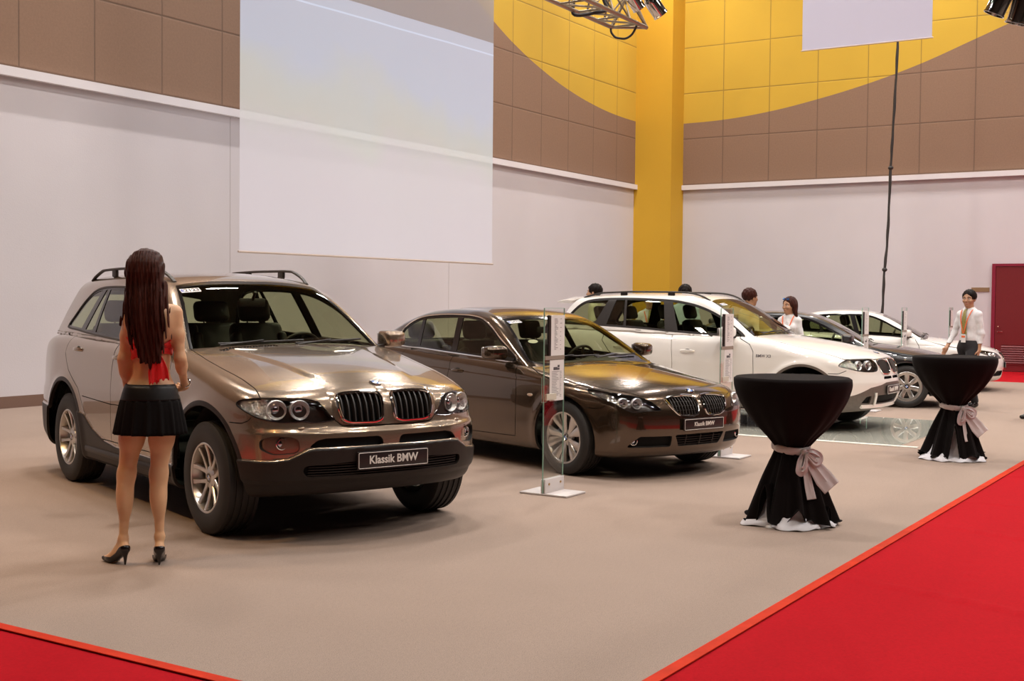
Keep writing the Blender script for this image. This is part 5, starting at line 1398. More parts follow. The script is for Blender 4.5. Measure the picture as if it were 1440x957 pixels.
# ------------------------------------------------------------------ cocktail tables
M['black_cloth'] = pbr('black stretch cloth', (.0050, .0030, .0028), .85, spec=.12, sheen=.02, bump=(260, .15, .002))
M['white_cloth'] = pbr('white lining cloth', (.74, .72, .76), .75, bump=(40, .2, .003))
M['sash'] = pbr('grey satin sash', (.58, .51, .49), .38, spec=.6, sheen=.3)
def fold_surface(prof, folds, seed, n=160, hem=None, twist=0.):
    """prof [(z, r, fold_amplitude)] top to bottom; hem(theta)->z limit"""
    r_ = random.Random(seed); ph = [r_.uniform(0, 6.28) for _ in range(6)]
    vs = []; m = len(prof)
    for i, (z, r, a) in enumerate(prof):
        for k in range(n):
            q = 2 * PI * k / n
            w = math.sin(folds * q + ph[0] + .6 * math.sin(2 * q + ph[1])) + .5 * math.sin((folds * 2 + 1) * q + ph[2]) + .35 * math.sin(3 * q + ph[3])
            zz = z
            if hem is not None: zz = max(z, hem(q)) if z > hem(q) - .2 or True else z
            rr = r + a * w
            if hem is not None and z < hem(q):
                # stay on the profile at the hem height
                for (z0, r0, a0), (z1, r1, a1) in zip(prof[:-1], prof[1:]):
                    if z1 <= zz <= z0: t = (z0 - zz) / (z0 - z1 + 1e-9); rr = r0 + (r1 - r0) * t + (a0 + (a1 - a0) * t) * w; break
            vs.append((rr * math.cos(q), rr * math.sin(q), zz))
    fs = [(i * n + k, i * n + (k + 1) % n, (i + 1) * n + (k + 1) % n, (i + 1) * n + k) for i in range(m - 1) for k in range(n)]
    return vs, fs
def interp_prof(keys, n):
    c1 = C1([(k[0], k[1]) for k in keys]); c2 = C1([(k[0], k[2]) for k in keys]); z = np.linspace(keys[-1][0], keys[0][0], n)
    return [(float(a), float(c1(a)), float(c2(a))) for a in z]
def cocktail_table(x, y, place, seed, bow_ang, hems, rz=0.):
    loc = (x, y, 0)
    t = empty('cocktail_table', loc, rz); tag(t, 'tall round cocktail table under the black cloth, ' + place, 'table', 'cocktail tables')
    mb = MB(); mb.smooth = True; mb.lathe([(.0001, 1.012), (.385, 1.012), (.392, 1.006), (.392, .990), (.385, .985), (.0001, .985)], 48); mb.build('tabletop', pbr('table top', (.5, .45, .4), .5), t)
    mb = MB(); mb.smooth = True; mb.lathe([(.03, .985), (.03, .04)], 20); mb.build('post', M['alloy'], t)
    mb = MB(); mb.smooth = True; mb.lathe([(.0001, .05), (.06, .045), (.27, .018), (.28, .0), (.0001, 0)], 40); mb.build('base', M['alloy'], t)
    cl = empty('tablecloth', loc, rz); tag(cl, 'black cloth with white lining over the cocktail table ' + place, 'tablecloth', None)
    up = interp_prof([(1.022, .385, 0), (1.016, .402, .0), (.98, .404, .0015), (.90, .385, .003), (.77, .315, .006), (.68, .245, .009), (.60, .165, .010), (.545, .118, .009), (.53, .108, .007)][::-1] and [(.53, .108, .007), (.545, .118, .009), (.60, .165, .010), (.68, .245, .009), (.77, .315, .006), (.90, .385, .003), (.98, .404, .0015), (1.016, .402, .0), (1.022, .385, 0)][::-1], 44)
    low_keys = [(.53, .108, .006), (.49, .120, .009), (.42, .148, .014), (.30, .196, .020), (.16, .245, .026), (.0, .300, .034)]
    def hem(q):
        z = .022 + .030 * max(0, math.sin(5 * q + 1.3)) + .018 * max(0, math.sin(8 * q))
        for (a, w, hgt) in hems:
            d = abs((q - a + PI) % (2 * PI) - PI)
            if d < w: z = max(z, hgt * (1 - d / w) ** .8)
        return z + .006 * math.sin(19 * q)
    mb = MB(); mb.smooth = True
    vs, fs = fold_surface([p for p in up], 7, seed, 168); mb.add(vs, fs)
    mb.disc(.386, 1.022, 168)
    o = mb.build('upper_drape', M['black_cloth'], cl, angle=60)
    mb = MB(); mb.smooth = True; lw = interp_prof(low_keys, 40); vs, fs = fold_surface(lw, 9, seed, 240, hem=hem); fs = [f for f in fs if len({tuple(round(c, 4) for c in vs[i]) for i in f}) > 2]
    mb.add(vs, fs); o = mb.build('lower_skirt', M['black_cloth'], cl, angle=60)
    sol = o.modifiers.new('cloth', 'SOLIDIFY'); sol.thickness = .003
    # white lining, puddled on the floor
    wl = cl
    mb = MB(); mb.smooth = True; r_ = random.Random(seed + 5); n = 200; ph = [r_.uniform(0, 6.28) for _ in range(8)]
    prof = [(.50, .085, .004), (.40, .115, .008), (.28, .160, .014), (.15, .205, .020), (.07, .232, .020), (.040, .252, .022), (.036, .270, .026), (.022, .286, .030), (.005, .296, .034)]
    vs = []
    for i, (z, r, a) in enumerate(prof):
        for k in range(n):
            q = 2 * PI * k / n; w = math.sin(4 * q + ph[0]) + .6 * math.sin(7 * q + ph[1]) + .3 * math.sin(13 * q + ph[2])
            rr = r + a * w * .6; bulge = 0
            for (a0, ww, hh) in hems[:3]:
                a1_ = a0 - .35 if a0 == hems[0][0] else a0
                d = abs((q - a1_ + PI) % (2 * PI) - PI)
                if d < ww * 1.6 and i > 4: rr += (.085 if a0 == hems[0][0] else .045) * (1 - d / (ww * 1.6))
            vs.append((rr * math.cos(q), rr * math.sin(q), max(.004, z + (.006 * math.sin(13 * q + ph[3] + i) if i > 4 else 0))))
    mb.add(vs, [(i * n + k, i * n + (k + 1) % n, (i + 1) * n + (k + 1) % n, (i + 1) * n + k) for i in range(len(prof) - 1) for k in range(n)])
    o = mb.build('lining', M['white_cloth'], wl, angle=60); o['label'] = 'white lining puddled on the floor'; sol = o.modifiers.new('cloth', 'SOLIDIFY'); sol.thickness = .003
    ss = o.modifiers.new('smooth', 'SUBSURF'); ss.levels = ss.render_levels = 1
    # sash with bow
    s = empty('sash', loc, rz); tag(s, 'grey satin sash with bow on the cocktail table ' + place, 'sash', None)
    mb = MB(); mb.smooth = True; n = 96; vs = []
    for (dz, dr) in ((-.026, .002), (-.020, .010), (0, .013), (.020, .010), (.026, .002), (.0, -.004)):
        for k in range(n):
            q = 2 * PI * k / n; tilt = -.018 * math.cos(q - bow_ang); w = .0035 * math.sin(9 * q) + .002 * math.sin(23 * q + dz * 90)
            rr = .122 + dr + w; vs.append((rr * math.cos(q), rr * math.sin(q), .532 + dz + tilt))
    mb.add(vs, [(i * n + k, i * n + (k + 1) % n, ((i + 1) % 6) * n + (k + 1) % n, ((i + 1) % 6) * n + k) for i in range(6) for k in range(n)])
    mb.build('band', M['sash'], s, angle=60)
    # bow: local frame at the knot, o outwards, s sideways
    oq = Vector((math.cos(bow_ang), math.sin(bow_ang), 0)); sq = Vector((-math.sin(bow_ang), math.cos(bow_ang), 0)); up_ = Vector((0, 0, 1)); K = oq * .148 + up_ * .510
    mb = MB(); mb.smooth = True; mb.sphere(K, .024, 14, 10, (1, 1, 1.25)); mb.build('knot', M['sash'], s)
    def strip(path, widths, thick=.003, name='tail', wave=.006, wdir=None):
        P = catmull([tuple(p) for p in path], 8, closed=False); n_ = len(P); W = np.interp(np.linspace(0, 1, n_), np.linspace(0, 1, len(widths)), widths); vs = []; m_ = 9
        for i in range(n_):
            p = Vector(P[i]); t_ = Vector(P[min(i + 1, n_ - 1)]) - Vector(P[max(i - 1, 0)]); t_.normalize()
            wd = (wdir if wdir is not None else oq.cross(t_)); wd = (wd - t_ * wd.dot(t_)).normalized(); nn = t_.cross(wd)
            for j in range(m_):
                f = j / (m_ - 1) - .5; vs.append(p + wd * (W[i] * f) + nn * (wave * math.sin(f * 11 + i * .12) + wave * .6 * math.cos(f * 21)))
        mb = MB(); mb.smooth = True; mb.add(vs, [(i * m_ + j, i * m_ + j + 1, (i + 1) * m_ + j + 1, (i + 1) * m_ + j) for i in range(n_ - 1) for j in range(m_ - 1)])
        o = mb.build(name, M['sash'], s, angle=60); q_ = o.modifiers.new('cloth', 'SOLIDIFY'); q_.thickness = thick; return o
    R_ = sq
    strip([K, K + oq * .02 - R_ * .035 - up_ * .06, K + oq * .03 - R_ * .045 - up_ * .12, K + oq * .045 - R_ * .02 - up_ * .10, K + oq * .03], [.03, .07, .08, .06, .02], name='bow_loop')
    strip([K, K + oq * .03 + R_ * .045 + up_ * .0, K + oq * .05 + R_ * .085 - up_ * .03, K + oq * .055 + R_ * .06 - up_ * .06, K + oq * .02], [.02, .06, .07, .06, .02], name='bow_loop')
    strip([K, K + oq * .025 - R_ * .0 - up_ * .10, K + oq * .055 + R_ * .004 - up_ * .22, K + oq * .085 + R_ * .010 - up_ * .31], [.02, .055, .065, .070], name='tail')
    strip([K, K + oq * .04 + R_ * .05 - up_ * .08, K + oq * .075 + R_ * .11 - up_ * .17, K + oq * .11 + R_ * .155 - up_ * .235], [.02, .10, .14, .135], name='tail')
T1 = (1.955, 8.49); T2 = (4.40, 12.12)
def az(x, y, px): return math.atan2(-y, -x)
A1 = math.atan2(-T1[1], -T1[0]); A2 = math.atan2(-T2[1], -T2[0])       # direction towards the camera
cocktail_table(*T1, 'nearest the red carpet edge', 11, A1 + .62, [(A1 - .66, .26, .30), (A1 + .18, .34, .14), (A1 + 1.15, .16, .15), (A1 + 2.6, .3, .2)])
cocktail_table(*T2, 'before the standing man', 23, A2 + .62, [(A2 + .05, .20, .38), (A2 + 1.15, .3, .10), (A2 - 1.2, .28, .08), (A2 + 2.6, .3, .2)])
# ------------------------------------------------------------------ glass information stands
M['stand_glass'] = thin_glass('stand glass', (.97, .985, .975), 0, .55)
M['glass_edge'] = pbr('green glass edge', (.30, .52, .42), .15, spec=.8)
M['stand_metal'] = pbr('white lacquered steel', (.62, .57, .56), .4)
def info_stand(loc, label, group, first=True):
    r = empty('info_stand', loc, TH); tag(r, label, 'information stand', group)
    # local x = along the hall (u), local y = v
    mb = MB(); mb.smooth = False; mb.bbox((.0, 0, .009), (.31, .43, .014), .003); mb.build('base_plate', M['stand_metal'], r)
    mb = MB(); mb.bbox((0, -.012, .07), (.30, .014, .115), .004); mb.bbox((0, .016, .07), (.30, .012, .115), .004); cl = mb.build('clamp', M['stand_metal'], r)
    mb = MB(); mb.smooth = True
    for xx in (-.09, .09): mb.lathe([(.0001, .024), (.009, .024), (.010, .018)], 14, Matrix.Translation((xx, 0, .085)) @ Matrix.Rotation(PI / 2, 4, 'X'))
    mb.build('bolt', pbr('brass bolt', (.55, .36, .14), .3, 1), cl)
    mb = MB(); mb.cur = 0; mb.box(-.155, .155, -.005, .005, .02, 1.475)
    g = mb.build('glass_panel', M['stand_glass'], r)
    mb = MB(); mb.box(-.1575, -.155, -.005, .005, .02, 1.475); mb.box(.155, .1565, -.005, .005, .02, 1.475); mb.box(-.155, .155, -.005, .005, 1.475, 1.478); e = mb.build('glass_edge', M['glass_edge'], g)
    mb = MB(); mb.box(-.060, .150, -.0075, -.0055, 1.10, 1.42); s1 = mb.build('sheet', M['paper'], r)
    mb = MB(); mb.box(-.075, .145, -.0075, -.0055, .74, 1.065); s2 = mb.build('sheet', M['paper'], r)
    mb = MB(); mb.box(-.150, .150, -.010, .010, 1.068, 1.098); mb.build('cross_bar', pbr('grey bar', (.30, .25, .20), .5), r)
    mb = MB(); mb.box(-.096, -.066, -.010, .010, 1.10, 1.42); mb.build('side_bracket', M['plastic_brown'], r)
    ink = MB(); rr = random.Random(5)
    for k in range(22):
        z = 1.39 - k * .0115; ink.box(-.010, -.010 + rr.uniform(.02, .06), -.0085, -.0078, z, z + .0030)
        if k % 3 == 0: ink.box(.08, .08 + rr.uniform(.01, .03), -.0085, -.0078, z, z + .0030)
    ink.build('printed_text', M['ink'], s1)
    ink = MB(); ink.box(-.02, .075, -.0085, -.0078, .985, 1.000); ink.box(.045, .075, -.0085, -.0078, 1.004, 1.024)
    ink.box(-.02, .04, -.0085, -.0078, 1.0, 1.008)
    for k in range(17):
        z = .970 - k * .0125; ink.box(-.045, -.045 + rr.uniform(.06, .12), -.0085, -.0078, z, z + .0028); ink.box(.08, .08 + rr.uniform(.01, .03), -.0085, -.0078, z, z + .0028)
    ink.build('printed_text', M['ink'], s2)
    mb = MB(); mb.box(-.235, -.155, -.030, -.027, .745, .935); mb.box(-.235, -.155, -.030, -.010, .742, .744)
    pk = mb.build('leaflet_pocket', M['stand_glass'], r)
    mb = MB(); mb.box(-.2365, -.235, -.030, -.027, .742, .936); mb.box(-.235, -.155, -.030, -.027, .7405, .742); mb.build('glass_edge', M['glass_edge'], pk)
    mb = MB(); mb.box(-.15, .0, -.026, -.010, .752, .80); mb.build('leaflet', pbr('leaflet', (.62, .58, .48), .6), r)
    return r
s1p = uv(8.375, 4.915); s2p = uv(11.40, 4.70)
st = info_stand(s1p, 'glass information stand with two printed sheets between the taupe suv and bronze sedan', 'glass information stands')
def more_stand(loc, label):
    c = copy_tree(st); c.location = loc; c.rotation_euler = (0, 0, TH); c['label'] = label; return c
more_stand(s2p, 'glass information stand behind the bronze sedan nose, before the white suv door')
more_stand(pix(1219, 470, 17.5) * Vector((1, 1, 0)) if False else Vector((5.06, 17.5, 0)), 'glass information stand between the white suv bonnet and the black sedan')
more_stand(Vector((6.58, 20.5, 0)), 'glass information stand in front of the far white sedan mirror')
more_stand(Vector((8.98, 25.0, 0)), 'farthest glass information stand, against the wall left of the standing man')
# ------------------------------------------------------------------ people: one smooth surface grown round a posed skeleton
def rcone(P, a, b, ra, rb):
    a = np.array(a, float); b = np.array(b, float); ba = b - a; l2 = ba @ ba; pa = P - a
    t = np.clip((pa @ ba) / l2, 0, 1); d = np.linalg.norm(pa - t[:, None] * ba, axis=1); return d - (ra + (rb - ra) * t)
def ellip(P, c, r, rot=None):
    q = P - np.array(c, float)
    if rot is not None: q = q @ np.array(rot)
    r = np.array(r, float); k0 = np.linalg.norm(q / r, axis=1); k1 = np.linalg.norm(q / (r * r), axis=1); return k0 * (k0 - 1) / np.maximum(k1, 1e-9)
def smn(a, b, k):
    h = np.maximum(k - np.abs(a - b), 0) / k; return np.minimum(a, b) - h * h * k * .25
def as_field(fn):
    def f(x, y, z):
        sh = np.shape(x); P = np.stack([np.ravel(x), np.ravel(y), np.ravel(z)], 1).astype(float); return fn(P).reshape(sh)
    return f
def grow(name, fn, lo, hi, h, mat, parent, mask=None, flange=0):
    f = as_field(fn); V, F = extract(f, lo, hi, h); T = Tri(V, F)
    m = np.ones(len(F), bool)
    return tri_object(name, T, m, f, mat, parent)
M['skin'] = pbr('skin warm', (.66, .39, .22), .45, spec=.4, noise=(14, .05)); M['skin'].node_tree.nodes['Principled BSDF'].inputs['Subsurface Weight'].default_value = .12
M['skin'].node_tree.nodes['Principled BSDF'].inputs['Subsurface Radius'].default_value = (.02, .008, .004)
M['skin_tan'] = pbr('skin tan', (.44, .23, .13), .5, noise=(14, .05))
def hair_mat(name, col, rough=.42):
    m, nt, b = new_mat(name); tc = nt.nodes.new('ShaderNodeTexCoord'); mp = nt.nodes.new('ShaderNodeMapping'); mp.inputs['Scale'].default_value = (130, 130, 3)
    n = nt.nodes.new('ShaderNodeTexNoise'); n.inputs['Scale'].default_value = 1; n.inputs['Detail'].default_value = 3; nt.links.new(tc.outputs['Object'], mp.inputs[0]); nt.links.new(mp.outputs[0], n.inputs['Vector'])
    r = nt.nodes.new('ShaderNodeValToRGB'); r.color_ramp.elements[0].position = .3; r.color_ramp.elements[1].position = .75
    r.color_ramp.elements[0].color = (*[c * .45 for c in col], 1); r.color_ramp.elements[1].color = (*[c * 1.7 for c in col], 1)
    nt.links.new(n.outputs['Fac'], r.inputs[0]); nt.links.new(r.outputs[0], b.inputs['Base Color']); b.inputs['Roughness'].default_value = rough; b.inputs['Specular IOR Level'].default_value = .10
    bump(nt, b, n.outputs['Fac'], .45, .003); return m
M['hair'] = hair_mat('dark brown hair', (.044, .013, .009)); M['hair_black'] = hair_mat('black hair', (.010, .006, .005), .5)
def fabric(name, col, rough=.8, sheen=.15, amt=.06): return pbr(name, col, rough, sheen=sheen, noise=(30, amt), bump=(35, .35, .006))
M['red_satin'] = fabric('red satin', (.72, .020, .022), .42, .1); M['skirt'] = pbr('black denim', (.004, .003, .003), .85, spec=.15, bump=(60, .4, .004)); M['yoke'] = pbr('black leather yoke', (.006, .0045, .0045), .45, spec=.25)
M['shoe'] = pbr('black patent shoe', (.010, .007, .007), .18); M['shirt_white'] = fabric('white shirt', (.74, .72, .72)); M['shirt_cream'] = fabric('cream shirt', (.62, .58, .42)); M['shirt_blue'] = fabric('pale blue shirt', (.52, .64, .70))
M['trousers'] = fabric('black trousers', (.012, .010, .012)); M['eye_white'] = pbr('eye white', (.75, .72, .68), .3); M['eye_dark'] = pbr('iris', (.02, .012, .008), .2); M['lips'] = pbr('lips', (.42, .10, .08), .4)
M['lanyard'] = pbr('orange lanyard', (.75, .16, .05), .5); M['tie'] = pbr('olive patterned tie', (.26, .22, .06), .5, noise=(90, .5)); M['lens_blue'] = pbr('blue mirror lens', (.08, .18, .45), .08, .8)
def hand_sdf(P, wrist, direction, palm_n, side, curl=.5, s=1.0):
    """palm + five separate fingers"""
    d = np.array(direction, float); d /= np.linalg.norm(d); n = np.array(palm_n, float); n -= d * (n @ d); n /= np.linalg.norm(n); w = np.cross(d, n) * side
    W = np.array(wrist, float)
    A = np.stack([d, w, n], 1)
    q = ellip(P, W + d * .045 * s, (.050 * s, .038 * s, .016 * s), A)
    q = smn(q, rcone(P, W, W + d * .02 * s, .022 * s, .024 * s), .02)
    for i, (off, ln) in enumerate(((-.028, .066), (-.010, .075), (.009, .070), (.027, .056))):
        p = W + d * .080 * s + w * off * s; dd = d.copy(); L = ln * s
        for k in range(3):
            a = curl * (.55 + .25 * k); dd = dd * math.cos(a) + n * math.sin(a); dd /= np.linalg.norm(dd); e = p + dd * L * (.45, .32, .25)[k]
            q = smn(q, rcone(P, p, e, (.0088 - .0009 * k) * s, (.0080 - .0009 * k) * s), .006); p = e
    p = W + d * .025 * s - w * .030 * s; e = p + (d * .6 - w * .55 + n * .35) * .040 * s; q = smn(q, rcone(P, p, e, .012 * s, .010 * s), .012)
    e2 = e + (d * .85 - w * .1 + n * .35) * .032 * s; q = smn(q, rcone(P, e, e2, .0095 * s, .0078 * s), .006)
    return q
def head_sdf(P, c, yaw, s=1.0, tilt=0.):
    cy, sy = math.cos(yaw), math.sin(yaw); Fw = np.array([cy, sy, 0]); Rt = np.array([sy, -cy, 0]); up = np.array([0, 0, 1.])
    A = np.stack([Fw, Rt, up], 1); c = np.array(c, float); g = lambda f, r, u: c + (Fw * f + Rt * r + up * u) * s
    q = ellip(P, g(-.012, 0, .028), np.array((.098, .078, .092)) * s, A)
    q = smn(q, ellip(P, g(.030, 0, -.040), np.array((.062, .056, .075)) * s, A), .045)
    q = smn(q, ellip(P, g(.062, 0, -.092), np.array((.024, .026, .022)) * s, A), .03)
    q = smn(q, rcone(P, g(.088, 0, .010), g(.108, 0, -.030), .009 * s, .012 * s), .014)
    for e in (-1, 1):
        q = smn(q, rcone(P, g(.080, e * .012, .022), g(.068, e * .052, .024), .009 * s, .008 * s), .012)
        q = -smn(-q, ellip(P, g(.100, e * .032, .004), np.array((.018, .017, .010)) * s, A), .012)
        q = smn(q, ellip(P, g(.066, e * .040, -.028), np.array((.024, .022, .022)) * s, A), .02)
        q = smn(q, ellip(P, g(-.005, e * .078, -.008), np.array((.018, .008, .030)) * s, A), .006)
        q = smn(q, ellip(P, g(.101, e * .010, -.033), np.array((.010, .008, .007)) * s, A), .006)
    q = smn(q, ellip(P, g(.086, 0, -.060), np.array((.012, .026, .006)) * s, A), .008)
    q = smn(q, ellip(P, g(.084, 0, -.071), np.array((.012, .021, .006)) * s, A), .008)
    return q, g, A
def face_parts(root, g, yaw, s=1.0):
    for e in (-1, 1):
        mb = MB(); mb.smooth = True; mb.cur = 0; mb.sphere(g(.0765, e * .032, .003), .0108 * s, 14, 10); mb.cur = 1; mb.sphere(g(.0825, e * .032, .003), .0068 * s, 10, 8)
        mb.build('eye', [M['eye_white'], M['eye_dark']], root, weld=False)
        mb = MB(); mb.smooth = True; mb.tube([Vector(g(.093, e * .016, .024)), Vector(g(.092, e * .034, .030)), Vector(g(.080, e * .052, .023))], [.003 * s, .0036 * s, .002 * s], 6); mb.build('eyebrow', M['hair_black'], root)
    mb = MB(); mb.smooth = True
    for z_, w_ in ((-.061, .021), (-.069, .018)):
        mb.tube([Vector(g(.086, -w_, z_ - .001)), Vector(g(.097, 0, z_)), Vector(g(.086, w_, z_ - .001))], [.0015 * s, .0048 * s, .0015 * s], 8)
    mb.build('lips', M['lips'], root)
# ---------------------------------------------------------------- the woman seen from behind (x right, y away from the camera, z up)
WX, WY = -2.062, 6.955
wo = empty('person', (WX, WY, 0)); wo.scale = (.985, .985, .985); tag(wo, 'woman with long dark hair, red halter top and black mini skirt beside the taupe suv', 'person')
KN = lambda px, py: (px - 720) / 245. - WX, 
def wbody(P, arms=True):
    q, g, A = head_sdf(P, (-.030, .030, 1.695), math.radians(112), .98)
    q = smn(q, rcone(P, (-.012, .012, 1.60), (.0, .0, 1.485), .046, .050), .04)
    # torso
    t = ellip(P, (.014, .0, 1.385), (.128, .085, .145)); t = smn(t, rcone(P, (-.085, .0, 1.470), (.118, .0, 1.470), .040, .040), .06)
    t = smn(t, ellip(P, (.006, .004, 1.19), (.106, .074, .13)), .10); t = smn(t, ellip(P, (.004, .0, .985), (.160, .105, .125)), .10)
    for e in (-1, 1):
        t = smn(t, ellip(P, (.004 + e * .072, -.052, .925), (.078, .075, .085)), .05); t = smn(t, ellip(P, (e * .07, .075, 1.335), (.06, .055, .058)), .04)
        t = smn(t, ellip(P, (.004 + e * .085, -.050, 1.40), (.055, .040, .085)), .05)
    # shallow hollow of the spine
    t = -smn(-t, rcone(P, (.006, -.108, 1.10), (.004, -.112, 1.42), .020, .016), .05)
    q = smn(q, t, .05)
    # legs
    for (hip, kn, an, hl, bl, toe, e) in (((-.086, 0, .90), (-.140, .010, .535), (-.158, .005, .150), (-.142, -.020, .098), (-.235, .06, .030), (-.285, .085, .022), -1),
                                       ((.082, 0, .90), (.046, .012, .535), (.052, .010, .165), (.058, -.018, .098), (.020, .115, .030), (.000, .165, .022), 1)):
        hip, kn, an, hl, bl, toe = map(np.array, (hip, kn, an, hl, bl, toe))
        hip = hip * np.array((.96, 1, 1)); l = rcone(P, hip, hip + (kn - hip) * .45, .082, .066); l = smn(l, rcone(P, hip + (kn - hip) * .4, kn, .067, .045), .04)
        l = smn(l, ellip(P, kn + np.array((0, .012, .0)), (.042, .044, .055)), .03)
        cf = kn + (an - kn) * .32 + np.array((0, -.020, 0)); l = smn(l, ellip(P, cf, (.045, .050, .125)), .04)
        l = smn(l, rcone(P, kn, an, .040, .024), .04); l = smn(l, rcone(P, an, hl, .025, .023), .02)
        l = smn(l, rcone(P, an, bl, .024, .024), .02); l = smn(l, rcone(P, hl, bl, .024, .026), .03); l = smn(l, rcone(P, bl, toe, .028, .016), .02)
        hl_ = l if e < 0 else smn(hl_, l, .012)
    q = smn(q, hl_, .04)
    if arms:
        for (sh, el, wr, pd, pn, e) in (((-.112, .0, 1.468), (-.150, -.015, 1.200), (-.150, .075, .985), (.10, .35, -.9), (.9, .1, .2), -1), ((.145, .0, 1.468), (.180, -.02, 1.205), (.160, .150, 1.035), (-.55, .75, -.2), (-.5, -.3, .8), 1)):
            sh, el, wr = map(np.array, (sh, el, wr)); m_ = (sh + el) / 2
            a = rcone(P, sh, m_, .042, .035); a = smn(a, rcone(P, m_, el, .035, .028), .03); a = smn(a, ellip(P, el + (wr - el) * .25, (.030, .032, .06)), .03); a = smn(a, rcone(P, el, wr, .029, .020), .03)
            a = smn(a, hand_sdf(P, wr, pd, pn, e, .45, .95), .02); q = smn(q, a, .035)
    return q
_, wg, _A = head_sdf(np.zeros((1, 3)), (-.030, .030, 1.695), math.radians(112), .98)
grow('body', wbody, (-.36, -.22, -.0), (.30, .34, 1.84), .0075, M['skin'], wo)
face_parts(wo, wg, 0, .98)
def whair(P):
    c = np.array((-.034, .018, 1.722)); yaw = math.radians(112); A = np.stack([np.array([math.cos(yaw), math.sin(yaw), 0]), np.array([math.sin(yaw), -math.cos(yaw), 0]), np.array([0, 0, 1.])], 1)
    cap = ellip(P, c + np.array((.010, -.018, .008)), (.108, .096, .108), A)
    face = ellip(P, c + np.array((math.cos(yaw) * .105, math.sin(yaw) * .105, -.055)), (.085, .078, .115), A); cap = -smn(-cap, face, .02)
    x, y, z = P[:, 0], P[:, 1], P[:, 2]
    # the long fall: a thick curtain on the back
    zk = [1.14, 1.20, 1.26, 1.32, 1.42, 1.52, 1.62, 1.70, 1.76, 1.80]; cx = np.interp(z, zk, [.042, .040, .030, .024, .020, .010, -.004, -.014, -.02, -.02]); hw = np.interp(z, zk, [.030, .060, .086, .102, .112, .110, .106, .098, .070, .030]); cyy = np.interp(z, zk, [-.128, -.124, -.118, -.116, -.116, -.100, -.068, -.045, -.02, .0]); th = np.interp(z, zk, [.012, .020, .026, .030, .034, .040, .050, .058, .050, .02])
    st = .0030 * np.sin(x * 210 + 9 * np.sin(z * 5)) + .0020 * np.sin(x * 390 + 14 * np.sin(z * 3.1 + 1)) + .0035 * np.sin(x * 75 + 4 * z)
    k0 = np.sqrt(((x - cx) / hw) ** 2 + ((y - cyy) / th) ** 2); fall = (k0 - 1) * th * .8 + st
    end = 1.165 + .05 * np.abs(x - .04) * 6 + .014 * np.sin(x * 120) + .010 * np.sin(x * 261 + 1)
    fall = np.maximum(fall, end - z); fall = np.maximum(fall, z - 1.79)
    # a few locks over the left shoulder
    lock = rcone(P, (-.115, -.02, 1.60), (-.150, -.058, 1.40), .022, .010) + st; lock2 = rcone(P, (.085, -.02, 1.62), (.120, -.06, 1.45), .026, .010) + st
    q = smn(cap + st * .5, fall, .06); q = smn(q, lock, .03); q = smn(q, lock2, .03); return q
grow('hair', whair, (-.22, -.22, 1.05), (.22, .16, 1.86), .0065, M['hair'], wo)
def torso_only(P): return wbody(P, arms=False)
def wtop(P):
    x, y, z = P[:, 0], P[:, 1], P[:, 2]; d = torso_only(P); a = np.arctan2(x, -y)
    sh = np.abs(d - .004) - .004 + .0014 * np.sin(z * 150 + x * 60)
    back = y < .0
    up = np.interp(x, [-.15, 0, .05, .10, .16], [1.328, 1.320, 1.30, 1.29, 1.335]); lo = np.interp(x, [-.14, .02, .05, .12, .16], [1.180, 1.236, 1.240, 1.228, 1.25])
    up = np.where(back, up, 1.40); lo = np.where(back, lo, 1.22)
    return np.maximum(np.maximum(sh, (z - up) * .8), (lo - z) * .8)
grow('halter_top', wtop, (-.22, -.18, 1.02), (.24, .18, 1.46), .0058, M['red_satin'], wo)
mb = MB(); mb.smooth = True; mb.sphere((.066, -.108, 1.245), .018, 12, 8, (1.3, .8, .9)); mb.build('knot', M['red_satin'], wo)
def flap(path, widths, name, mat, parent, seed, frill=.008, solid=.0025, base_dir=Vector((1, 0, 0))):
    P = catmull([tuple(p) for p in path], 10, closed=False); n_ = len(P); W = np.interp(np.linspace(0, 1, n_), np.linspace(0, 1, len(widths)), widths); vs = []; m_ = 15; r_ = random.Random(seed); p1, p2 = r_.uniform(0, 6), r_.uniform(0, 6)
    for i in range(n_):
        p = Vector(P[i]); t_ = (Vector(P[min(i + 1, n_ - 1)]) - Vector(P[max(i - 1, 0)])).normalized(); wd = (base_dir - t_ * base_dir.dot(t_)).normalized(); nn = t_.cross(wd); am = frill * (i / n_) ** .7
        for j in range(m_):
            f = j / (m_ - 1) - .5; vs.append(p + wd * (W[i] * f) + nn * (am * math.sin(f * 8 + p1 + i * .04) + am * .3 * math.sin(f * 17 + p2)) + t_ * (.010 * math.sin(f * 19 + p2) if i == n_ - 1 else 0))
    mb = MB(); mb.smooth = True; mb.add(vs, [(i * m_ + j, i * m_ + j + 1, (i + 1) * m_ + j + 1, (i + 1) * m_ + j) for i in range(n_ - 1) for j in range(m_ - 1)])
    o = mb.build(name, mat, parent, angle=60); q_ = o.modifiers.new('cloth', 'SOLIDIFY'); q_.thickness = solid; return o
flap([(.062, -.118, 1.245), (.062, -.130, 1.19), (.058, -.134, 1.13), (.062, -.138, 1.070)], [.02, .045, .062, .060], 'tied_tail', M['red_satin'], wo, 3)
flap([(.072, -.118, 1.245), (.090, -.130, 1.19), (.100, -.134, 1.14), (.106, -.138, 1.090)], [.02, .055, .080, .085], 'tied_tail', M['red_satin'], wo, 8)
